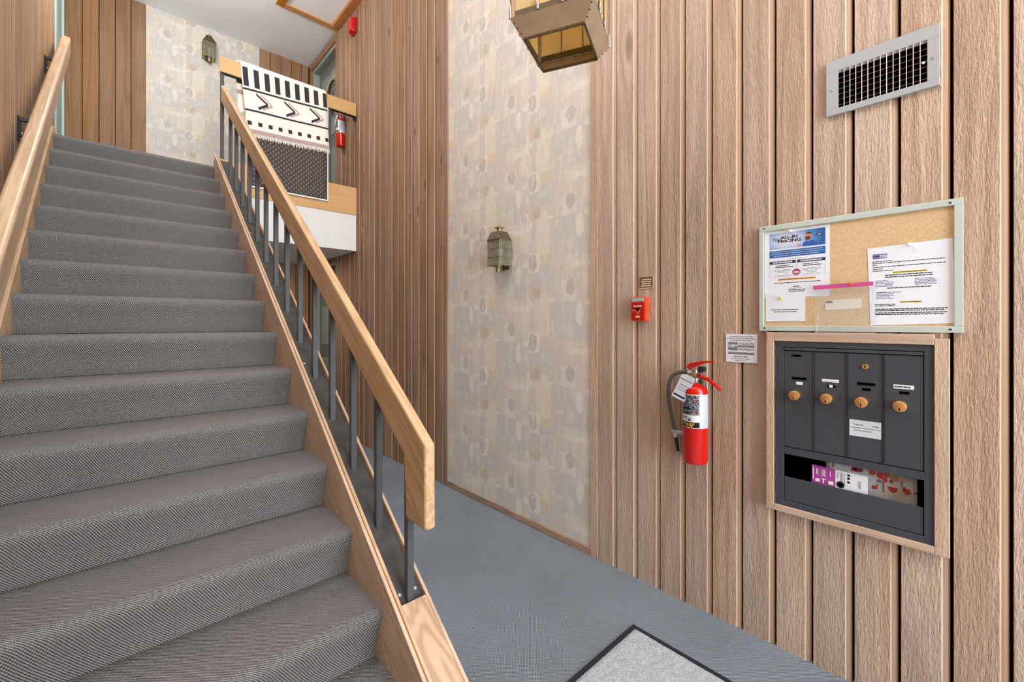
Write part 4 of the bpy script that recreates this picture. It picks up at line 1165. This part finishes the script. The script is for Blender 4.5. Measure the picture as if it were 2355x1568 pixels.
w_ = MB(); lines(w_, x1, 0.582, 0.420, 1.5185, 0.0026); lines(w_, x1, 0.512, 0.490, 1.5020, 0.003); lines(w_, x1, 0.522, 0.484, 1.4950, 0.0014); lines(w_, x1, 0.530, 0.470, 1.4885, 0.003); lines(w_, x1, 0.526, 0.474, 1.4820, 0.003)
w_.build('footer_text', 'ink', po)
# second sheet overlapping its foot
sx_ = px_ - 0.0012
s2 = paper('notice_sheet', 'small white notice with two typed lines at lower left of the cork board', 'notice', [(0.612, 1.476), (0.500, 1.476), (0.470, 1.470), (0.470, 1.3600), (0.612, 1.3595)], sx_)
w_ = MB(); lines(w_, sx_ - 0.0003, 0.592, 0.494, 1.4080, 0.0030); lines(w_, sx_ - 0.0003, 0.584, 0.500, 1.3990, 0.0030); w_.build('printing', 'ink', s2)
# letter on the right
lx = CX - 0.0006
lt = paper('letter_page', 'white typed letter with yellow highlights pinned at right of the cork board', 'letter', [(0.2772, 1.6246), (0.0587, 1.6327), (0.0486, 1.3517), (0.2684, 1.3440)], lx)
x1 = lx - 0.0003
w_ = MB(); rt = 0.030
for (zz, a_, b_, hh) in ((1.5740, 0.263, 0.208, .003), (1.5680, 0.263, 0.076, .003), (1.5620, 0.263, 0.250, .003), (1.5540, 0.262, 0.075, .003), (1.5470, 0.262, 0.234, .003), (1.5400, 0.262, 0.205, .003),
                         (1.5230, 0.228, 0.105, .004), (1.5160, 0.228, 0.105, .004), (1.4770, 0.222, 0.108, .004),
                         (1.4620, 0.252, 0.224, .0045), (1.4620, 0.222, 0.185, .002), (1.4190, 0.256, 0.200, .0035), (1.4140, 0.256, 0.202, .0035),
                         (1.4020, 0.255, 0.070, .004), (1.3965, 0.255, 0.076, .004), (1.3885, 0.255, 0.070, .004), (1.3830, 0.255, 0.080, .004)):
    w_ = MB(); lines(w_, x1, a_, b_, zz, hh * 0.8, rot=rt * 0.25); w_.build('text_line', 'ink', lt)
pass
w_ = MB()
for (zz, a_, b_) in ((1.5040, 0.255, 0.222), (1.4990, 0.255, 0.206), (1.4940, 0.255, 0.204), (1.4890, 0.255, 0.208), (1.4840, 0.255, 0.204), (1.5060, 0.150, 0.106), (1.5010, 0.150, 0.098), (1.4960, 0.150, 0.094), (1.4910, 0.150, 0.100), (1.4860, 0.150, 0.094), (1.4560, 0.252, 0.205), (1.4510, 0.252, 0.204), (1.4460, 0.252, 0.214), (1.4410, 0.252, 0.204)):
    lines(w_, x1, a_, b_, zz, 0.0022, rot=rt * 0.25)
w_.build('contact_text', 'ink_blue', lt)
w_ = MB(); w_.box(x1 - 0.0002, x1, 0.119, 0.208, 1.5290, 1.5350); w_.box(x1 - 0.0002, x1, 0.132, 0.188, 1.4240, 1.4290); w_.build('highlight', 'yellow', lt)
w_ = MB(); lines(w_, x1 - 0.0002, 0.205, 0.122, 1.532, 0.002, 0.0002); lines(w_, x1 - 0.0002, 0.186, 0.134, 1.4265, 0.002, 0.0002); w_.build('highlighted_text', 'ink', lt)
w_ = MB(); w_.box(x1 - 0.0003, x1, 0.243, 0.262, 1.584, 1.6015); w_.box(x1 - 0.0003, x1, 0.222, 0.262, 1.592, 1.594); lines(w_, x1, 0.242, 0.222, 1.599, 0.004); lines(w_, x1, 0.242, 0.222, 1.587, 0.004); w_.build('letterhead_logo', 'ink_blue', lt)
# zip bag with card
zp = thing('zip_bag', 'clear plastic bag with pink zip strip pinned across the cork board', 'plastic bag', (CX - 0.002, 0.345, 1.295))
MB().box(BX - 0.0040, BX - 0.0033, 0.2533, 0.435, 1.2935, 1.4900).build('bag_film', 'bag', zp)
MB().plate([(BX - 0.0052, 0.441, 1.4830), (BX - 0.0052, 0.2586, 1.4885), (BX - 0.0052, 0.2586, 1.5030), (BX - 0.0052, 0.441, 1.4990)], (0.0010, 0, 0)).build('zip_strip', 'zip', zp)
cr = MB(); cr.plate([(BX - 0.0043, 0.425, 1.385), (BX - 0.0043, 0.428, 1.350), (BX - 0.0043, 0.4268, 1.350), (BX - 0.0043, 0.4235, 1.385)], (0.0004, 0, 0)); cr.plate([(BX - 0.0043, 0.4275, 1.365), (BX - 0.0043, 0.431, 1.300), (BX - 0.0043, 0.4296, 1.300), (BX - 0.0043, 0.426, 1.365)], (0.0004, 0, 0)); cr.build('crease', 'white_plastic', zp)
cd = paper('address_card', 'narrow white address card inside the clear bag on the board', 'card', [(0.4065, 1.4400), (0.2934, 1.4444), (0.2928, 1.4070), (0.4044, 1.4020)], CX - 0.0006, 'paper_warm')
x1 = CX - 0.0009
w_ = MB(); w_.box(x1 - 0.0003, x1, 0.381, 0.403, 1.4290, 1.4380); w_.build('logo_box', 'ink_grey', cd)
w_ = MB(); lines(w_, x1 - 0.0003, 0.401, 0.384, 1.4335, 0.003, 0.0002); w_.build('logo_printing', 'ink', cd)


def pin(label, y, z, mat, x=CX - 0.001):
    p = thing('push_pin', label, 'push pin', (x, y, z))
    MB().lathe([(0.0, -0.016), (0.0045, -0.016), (0.0050, -0.014), (0.0030, -0.012), (0.0028, -0.006), (0.0052, -0.004), (0.0052, -0.0025), (0.0, -0.002)], (x, y, z), 'x', 16).build('pin_head', mat, p, smooth=True)
    MB().tube([(x - 0.002, y, z), (x + 0.004, y, z)], 0.0007, 6).build('needle', 'chrome', p)


M['pin_yellow'] = plain('yellow_plastic', srgb(206, 190, 70), 0.35); M['pin_orange'] = plain('orange_plastic', srgb(230, 90, 60), 0.35)
pin('clear white push pin at the top of the blue banner poster', 0.5187, 1.7270, 'white_plastic')
pin('yellow push pin through the small notice at lower left', 0.5558, 1.4555, 'pin_yellow')
pin('orange push pin through the pink zip strip', 0.3223, 1.4990, 'pin_orange', BX - 0.0052)
pin('white push pin at the top of the typed letter', 0.1618, 1.6250, 'white_plastic')

# ================================================================== VENT
vt = thing('air_vent', 'grey steel air vent grille high on the board wall above the bulletin board', 'vent', (2.02, 0.245, 2.149))
VX = XW - 0.0015 - 0.012
Y1v, Y0v, Z0v, Z1v = 0.401, 0.089, 2.149, 2.357
iy1, iy0, iz0, iz1 = 0.3630, 0.1190, 2.1715, 2.3130
fr = MB(); fr.box(VX, VX + 0.005, Y0v, Y1v, iz1, Z1v); fr.box(VX, VX + 0.005, Y0v, Y1v, Z0v, iz0); fr.box(VX, VX + 0.005, iy1, Y1v, iz0, iz1); fr.box(VX, VX + 0.005, Y0v, iy0, iz0, iz1)
fr.box(VX + 0.005, VX + 0.012, Y0v, Y0v + 0.002, Z0v, Z1v); fr.box(VX + 0.005, VX + 0.012, Y1v - 0.002, Y1v, Z0v, Z1v); fr.box(VX + 0.005, VX + 0.012, Y0v + 0.002, Y1v - 0.002, Z0v, Z0v + 0.002)
fr.build('face_frame', 'vent', vt, bevel=0.0008)
MB().box(VX + 0.0118, VX + 0.0124, iy0 - 0.01, iy1 + 0.01, iz0 - 0.01, iz1 + 0.01).build('duct_shade', 'void', vt)  # black sheet close behind the blades; the duct's shade put in as colour
for i in range(13):
    yy = iy1 - (iy1 - iy0) * (i + 1) / 14 + 0.0
    MB().box(VX + 0.0002, VX + 0.0045, yy - 0.0008, yy + 0.0008, iz0, iz1).build('vertical_fin', 'vent_fin', vt)
for i in range(7):
    zz = iz0 + (iz1 - iz0) * (i + 0.6) / 7
    MB().prism([(VX + 0.005, zz - 0.0006), (VX + 0.0112, zz + 0.0020), (VX + 0.0112, zz + 0.0030), (VX + 0.005, zz + 0.0004)], 'y', iy0, iy1).build('damper_blade', 'tan_print', vt)
MB().box(VX + 0.004, VX + 0.0117, iy0, iy1, iz1 - 0.006, iz1).build('top_flange', 'vent', vt)
for (yy, zz, nm) in ((0.3816, 2.2448, 'screw'), (0.104, 2.2429, 'screw'), (0.1284, 2.2382, 'lever')):
    MB().lathe([(0.0, -0.003), (0.003, -0.0025), (0.0045, 0.0)], (VX, yy, zz), 'x', 12).build(nm, 'white_plastic' if nm == 'lever' else 'chrome', vt, smooth=True)

# ================================================================== SMALL WALL THINGS
FB = XW - 0.0014
sg = thing('company_sign', 'small square white company sign on the boards left of the mailbox', 'sign', (FB, 0.712, 1.18))
sx1 = FB - 0.003
MB().box(sx1, FB, 0.6465, 0.7775, 1.1790, 1.3040).build('plate', 'paper', sg, bevel=0.001)
gy = lambda px: 0.7775 - (px - 235) / (1490 - 235) * 0.131
gz = lambda py: 1.3040 - (py - 215) / (1370 - 215) * 0.125
w_ = MB(); w_.box(sx1 - 0.0004, sx1, gy(740), gy(340), gz(885), gz(545)); w_.box(sx1 - 0.0004, sx1, gy(1365), gy(740), gz(750), gz(665)); w_.box(sx1 - 0.0004, sx1, gy(1365), gy(335), gz(1045), gz(950))
w_.build('logo_block', 'ink_grey', sg)
text('UEM', 'logo_letters', 'paper', sg, 0.017, (sx1 - 0.0006, gy(540), gz(705)), fit=0.0380, bold=0.0005)
text('ALLISON', 'company_name', 'ink_grey', sg, 0.0125, (sx1 - 0.0002, gy(1065), gz(600)), fit=0.0600, bold=0.0003)
text('PROPERTY', 'company_name', 'ink_grey', sg, 0.0125, (sx1 - 0.0002, gy(1065), gz(838)), fit=0.0610, bold=0.0003)
w_ = MB()
for (a_, b_, zz, hh) in ((400, 1310, 315, 0.0035), (300, 1405, 395, 0.0035), (430, 1260, 475, 0.0035), (560, 1130, 1135, 0.0055), (465, 1220, 1225, 0.003), (620, 1050, 1295, 0.003)):
    lines(w_, sx1, gy(a_), gy(b_), gz(zz), hh)
w_.build('small_printing', 'ink_grey', sg)

pq = thing('engraved_plaque', 'tiny brown engraved plaque above the red fire alarm station', 'plaque', (FB, 1.17, 1.534))
MB().box(FB - 0.002, FB, 1.1330, 1.2090, 1.5340, 1.5930).build('plate', 'plaque', pq, bevel=0.0008)
w_ = MB()
for (a_, b_, zz) in ((1.198, 1.147, 1.5800), (1.202, 1.146, 1.5690), (1.198, 1.148, 1.5580), (1.202, 1.144, 1.5470)): lines(w_, FB - 0.002, a_, b_, zz, 0.0058, 0.0003)
w_.build('engraving', 'cream_ink', pq)
w_ = MB(); w_.box(FB - 0.0026, FB - 0.002, 1.1330, 1.1362, 1.534, 1.593); w_.box(FB - 0.0026, FB - 0.002, 1.1362, 1.209, 1.534, 1.537); w_.build('cream_edge', 'cream_ink', pq)

fa = thing('fire_alarm_station', 'red pull-down fire alarm station on the boards beneath the plaque', 'fire alarm', (FB, 1.21, 1.362))
MB().box(FB - 0.034, FB, 1.157, 1.245, 1.364, 1.489).build('housing', 'red_orange', fa, bevel=0.004)
MB().box(FB - 0.0375, FB - 0.034, 1.1665, 1.239, 1.370, 1.462).build('pull_face', 'red_dark', fa, bevel=0.002)
MB().box(FB - 0.0365, FB - 0.034, 1.170, 1.238, 1.466, 1.484).build('label_strip', 'paper_grey', fa)
w_ = MB(); lines(w_, FB - 0.0365, 1.236, 1.173, 1.479, 0.0045); lines(w_, FB - 0.0365, 1.236, 1.173, 1.471, 0.0045); w_.build('label_printing', 'ink_grey', fa)
text('PULL DOWN', 'pull_lettering', 'cream_ink', fa, 0.0125, (FB - 0.0378, 1.203, 1.441), fit=0.048, bold=0.0003)
text('FIRE', 'fire_lettering', 'cream_ink', fa, 0.0125, (FB - 0.0378, 1.203, 1.386), fit=0.025, bold=0.0004)
w_ = MB(); xx_ = FB - 0.0378
for (p, q) in (((1.236, 1.420), (1.215, 1.420)), ((1.215, 1.420), (1.203, 1.399)), ((1.203, 1.399), (1.190, 1.422))):
    w_.plate([(xx_, p[0], p[1]), (xx_, q[0], q[1]), (xx_, q[0] - 0.0012, q[1] - 0.0018), (xx_, p[0] - 0.0012, p[1] - 0.0018)], (-0.0005, 0, 0))
w_.build('arrow_line', 'cream_ink', fa)
MB().prism([(1.213, 1.431), (1.193, 1.431), (1.198, 1.420), (1.208, 1.420)], 'x', FB - 0.040, FB - 0.0375).build('finger_recess', 'void', fa)
MB().lathe([(0.0, -0.0025), (0.0025, -0.002), (0.003, 0)], (FB - 0.020, 1.1565, 1.484), 'y', 10).build('screw', 'chrome', fa, smooth=True)

hn = thing('alarm_horn', 'red alarm horn strobe high on the boards beneath the ceiling hatch trim', 'fire alarm', (XW - 0.04, 4.86, 4.66))
MB().box(XW - 0.0275, XW - 0.0013, 4.800, 4.915, 4.665, 4.835).build('back_box', 'red_dark', hn, bevel=0.004)
MB().prism([(XW - 0.075, 4.69), (XW - 0.0275, 4.67), (XW - 0.0275, 4.83), (XW - 0.075, 4.79)], 'y', 4.815, 4.900).build('horn_cover', 'red', hn, bevel=0.006) if False else MB().add(
    [(XW - 0.0275, 4.805, 4.67), (XW - 0.0275, 4.910, 4.67), (XW - 0.0275, 4.910, 4.83), (XW - 0.0275, 4.805, 4.83), (XW - 0.066, 4.815, 4.685), (XW - 0.066, 4.900, 4.685), (XW - 0.066, 4.900, 4.815), (XW - 0.066, 4.815, 4.815)],
    [(0, 1, 2, 3), (7, 6, 5, 4), (0, 4, 5, 1), (1, 5, 6, 2), (2, 6, 7, 3), (3, 7, 4, 0)]).build('horn_cover', 'red', hn, bevel=0.006)


# ================================================================== FIRE EXTINGUISHERS
def label_mat():
    t = NT('extinguisher_label'); p = t.obj()
    z = t.n('ShaderNodeSeparateXYZ', 2, (p,)); x = t.n('ShaderNodeSeparateXYZ', 0, (p,)); y = t.n('ShaderNodeSeparateXYZ', 1, (p,))
    ang = t.m_('ARCTAN2', y, t.m_('MULTIPLY', x, -1.0))
    c = srgb(196, 198, 202)

    def blk(z0, z1, a0, a1, colr, stripes=0):
        nonlocal c
        m = t.m_('MULTIPLY', t.m_('MULTIPLY', t.m_('GREATER_THAN', z, z0), t.m_('LESS_THAN', z, z1)), t.m_('MULTIPLY', t.m_('GREATER_THAN', ang, a0), t.m_('LESS_THAN', ang, a1)))
        if stripes:
            cell = t.n('ShaderNodeTexWhiteNoise', 0, {'Vector': t.n('ShaderNodeCombineXYZ', 0, (t.m_('FLOOR', t.m_('MULTIPLY', ang, 26)), t.m_('FLOOR', t.m_('MULTIPLY', z, stripes)), 0.0))})
            m = t.m_('MULTIPLY', m, t.m_('GREATER_THAN', cell, 0.45))
        c = t.mix(m, c, colr)
    blk(0.228, 0.318, -0.75, 0.95, srgb(150, 158, 168)); blk(0.228, 0.318, -0.75, 0.95, srgb(40, 44, 52), 260)
    blk(0.228, 0.318, 0.80, 0.92, srgb(24, 26, 30)); blk(0.252, 0.262, 0.0, 0.75, srgb(20, 26, 34)); blk(0.234, 0.240, 0.0, 0.7, srgb(20, 26, 34))
    blk(0.238, 0.250, -0.60, -0.40, srgb(150, 34, 52)); blk(0.282, 0.300, -0.60, -0.45, srgb(150, 34, 52))
    blk(0.196, 0.226, -0.75, 0.95, srgb(226, 230, 234)); blk(0.200, 0.220, -0.1, 0.8, srgb(60, 78, 92), 90)
    blk(0.172, 0.196, -0.75, 0.95, srgb(24, 22, 20)); blk(0.176, 0.192, -0.35, 0.70, srgb(220, 180, 60), 120)
    return t.done(c, 0.3, 0.15, 0.5)


M['ext_label'] = label_mat()


def extinguisher(label, loc, sc=1.0, tag_side=True, rot=0.0):
    t = thing('fire_extinguisher', label, 'fire extinguisher', loc, rot)
    t.scale = (sc, sc, sc); L = dict(local=True)
    r = 0.054
    body = MB().lathe([(0.0, 0.004), (0.044, 0.0), (0.050, 0.003), (0.052, 0.010), (r, 0.014), (r, 0.325), (0.052, 0.338), (0.046, 0.350), (0.036, 0.358), (0.022, 0.364), (0.016, 0.372), (0.0, 0.373)], (0, 0, 0), 'z', 40)
    body.build('cylinder', 'red', t, smooth=True, **L)
    MB().lathe([(r + 0.0008, 0.168), (r + 0.0012, 0.170), (r + 0.0012, 0.320), (r + 0.0008, 0.322)], (0, 0, 0), 'z', 40).build('label_band', 'ext_label', t, smooth=True, **L)
    MB().lathe([(0.016, 0.368), (0.018, 0.376), (0.018, 0.392), (0.013, 0.396), (0.013, 0.430), (0.0, 0.432)], (0, 0, 0), 'z', 20).build('valve_body', 'chrome', t, smooth=True, **L)
    MB().lathe([(0.0, -0.030), (0.011, -0.030), (0.011, -0.012)], (0, 0, 0.408), 'x', 16).build('pressure_gauge', 'brass_old', t, smooth=True, **L)

    def lever(name, pts, w, th):
        mb = MB(); n = len(pts); v = []
        for i, (y, z) in enumerate(pts):
            j0, j1 = max(0, i - 1), min(n - 1, i + 1)
            d = Vector((pts[j1][0] - pts[j0][0], pts[j1][1] - pts[j0][1])).normalized(); nn = Vector((-d.y, d.x)) * th[i] / 2
            for sx in (-1, 1):
                for s_ in (-1, 1): v.append((sx * w / 2, y + nn.x * s_, z + nn.y * s_))
        f = []
        for i in range(n - 1):
            a = i * 4; b = a + 4
            f += [(a, b, b + 1, a + 1), (a + 2, a + 3, b + 3, b + 2), (a, a + 2, b + 2, b), (a + 1, b + 1, b + 3, a + 3)]
        f += [(0, 1, 3, 2), (4 * n - 4, 4 * n - 2, 4 * n - 1, 4 * n - 3)]
        mb.add(v, f); mb.build(name, 'red', t, bevel=0.0012, **L)
    lever('carry_lever', [(0.012, 0.410), (-0.020, 0.404), (-0.055, 0.392), (-0.085, 0.374), (-0.115, 0.348)], 0.024, [0.020, 0.016, 0.011, 0.009, 0.006])
    lever('squeeze_lever', [(0.032, 0.436), (0.018, 0.448), (-0.010, 0.458), (-0.045, 0.469), (-0.085, 0.471)], 0.022, [0.018, 0.024, 0.018, 0.010, 0.006])
    MB().box(-0.0125, 0.0125, -0.046, -0.018, 0.424, 0.446).build('seal_block', 'black', t, bevel=0.003, **L)
    MB().tube([(-0.018, 0.024, 0.438), (0.018, 0.024, 0.438)], 0.004, 10).build('hinge_pin', 'chrome', t, smooth=True, **L)
    ring = [(-0.016, -0.022 + 0.014 * math.cos(a), 0.408 + 0.014 * math.sin(a)) for a in [i * 2 * PI / 16 for i in range(17)]]
    MB().tube(ring, 0.0016, 6, cap=False).build('safety_ring', 'chrome', t, smooth=True, **L)
    # hose on the far (+y) side
    hp_ = [(0.0, 0.012, 0.412), (0.0, 0.045, 0.416), (0.0, 0.085, 0.408), (0.0, 0.115, 0.385), (0.0, 0.130, 0.345), (0.0, 0.132, 0.29), (0.0, 0.122, 0.22), (0.0, 0.108, 0.16), (0.0, 0.098, 0.125)]
    sm = []
    for i in range(len(hp_) - 1):
        p0 = Vector(hp_[max(i - 1, 0)]); p1 = Vector(hp_[i]); p2 = Vector(hp_[i + 1]); p3 = Vector(hp_[min(i + 2, len(hp_) - 1)])
        for q in range(5):
            u = q / 5; sm.append(0.5 * ((2 * p1) + (-p0 + p2) * u + (2 * p0 - 5 * p1 + 4 * p2 - p3) * u * u + (-p0 + 3 * p1 - 3 * p2 + p3) * u ** 3))
    sm.append(Vector(hp_[-1]))
    MB().tube(sm, 0.0085, 12).build('hose', 'rubber', t, smooth=True, **L)
    MB().tube([(0, 0.014, 0.412), (0, 0.034, 0.4155)], 0.0115, 12).build('hose_collar', 'alu', t, smooth=True, **L)
    MB().tube([(0, 0.098, 0.128), (0, 0.094, 0.10)], 0.0095, 12).build('hose_ferrule', 'alu', t, smooth=True, **L)
    MB().tube([(0, 0.094, 0.102), (0, 0.083, 0.035)], [0.0085, 0.0075], 12).build('nozzle', 'black', t, smooth=True, **L)
    MB().box(-0.010, 0.010, 0.052, 0.112, 0.118, 0.134).build('hose_clip', 'vent', t, bevel=0.003, **L)
    MB().box(0.040, 0.0545, -0.012, 0.012, 0.30, 0.42).build('wall_hook', 'steel', t, **L)
    # inspection tag
    c = Vector((-0.040, 0.010, 0.405)); dn = Vector((-0.012, 0.050, -0.115)).normalized(); sd = Vector((0.0, -0.92, -0.36)).normalized()
    L_, wd = 0.122, 0.033
    P4 = [c + sd * wd * a + dn * L_ * b for a, b in ((-0.72, 0.03), (-0.4, 0.0), (0.8, 0.0), (1.0, 0.08), (1.0, 1.0), (-1.0, 1.0), (-1.0, 0.10))]
    tg = MB().plate(P4, (-0.0008, 0, 0)).build('inspection_tag', 'paper_grey', t, **L)
    for (b0, b1, mt, a0, a1) in ((0.20, 0.235, 'ink_grey', -0.85, 0.85), (0.84, 0.91, 'navy', -0.85, 0.85), (0.42, 0.44, 'ink_blue', -0.7, 0.7), (0.52, 0.535, 'ink_grey', -0.7, 0.7), (0.62, 0.635, 'ink_grey', -0.7, 0.7)):
        pp = [c + sd * wd * a + dn * L_ * b + Vector((-0.0012, 0, 0)) for a, b in ((a0, b0), (a1, b0), (a1, b1), (a0, b1))]
        MB().plate(pp, (-0.0003, 0, 0)).build('tag_printing', mt, tg, **L)
    return t


extinguisher('red fire extinguisher with silver label and paper tag on the lower board wall', (XW - 0.056, 0.893, 0.707))
extinguisher('red fire extinguisher on the landing wall just right of the hanging rug', (XW - 0.052, 5.16, 3.455), 0.92)

# ================================================================== ENTRANCE MAT
mt_ = thing('entrance_mat', 'pale grey entrance mat with navy rubber border on blue grey carpet', 'mat', (1.25, 0.3, 0))
X0m, X1m, Y0m, Y1m = 0.86, 1.711, -0.9, 1.052
MB().box(X0m, X1m, Y0m, Y1m, 0.0005, 0.006).build('rubber_border', 'pad_edge', mt_, bevel=0.003)
bmm = MB(); nx, ny = 70, 160
v = []
for j in range(ny + 1):
    for i in range(nx + 1):
        ed = min(i, nx - i, j, ny - j); h = 0.004 if ed == 0 else 0.0115 + random.uniform(-0.0018, 0.0018)
        v.append((X0m + 0.020 + (X1m - X0m - 0.04) * i / nx, Y0m + 0.020 + (Y1m - Y0m - 0.04) * j / ny, h))
bmm.add(v, [(j * (nx + 1) + i, j * (nx + 1) + i + 1, (j + 1) * (nx + 1) + i + 1, (j + 1) * (nx + 1) + i) for j in range(ny) for i in range(nx)])
bmm.build('pile', 'mat_pile', mt_, smooth=True)
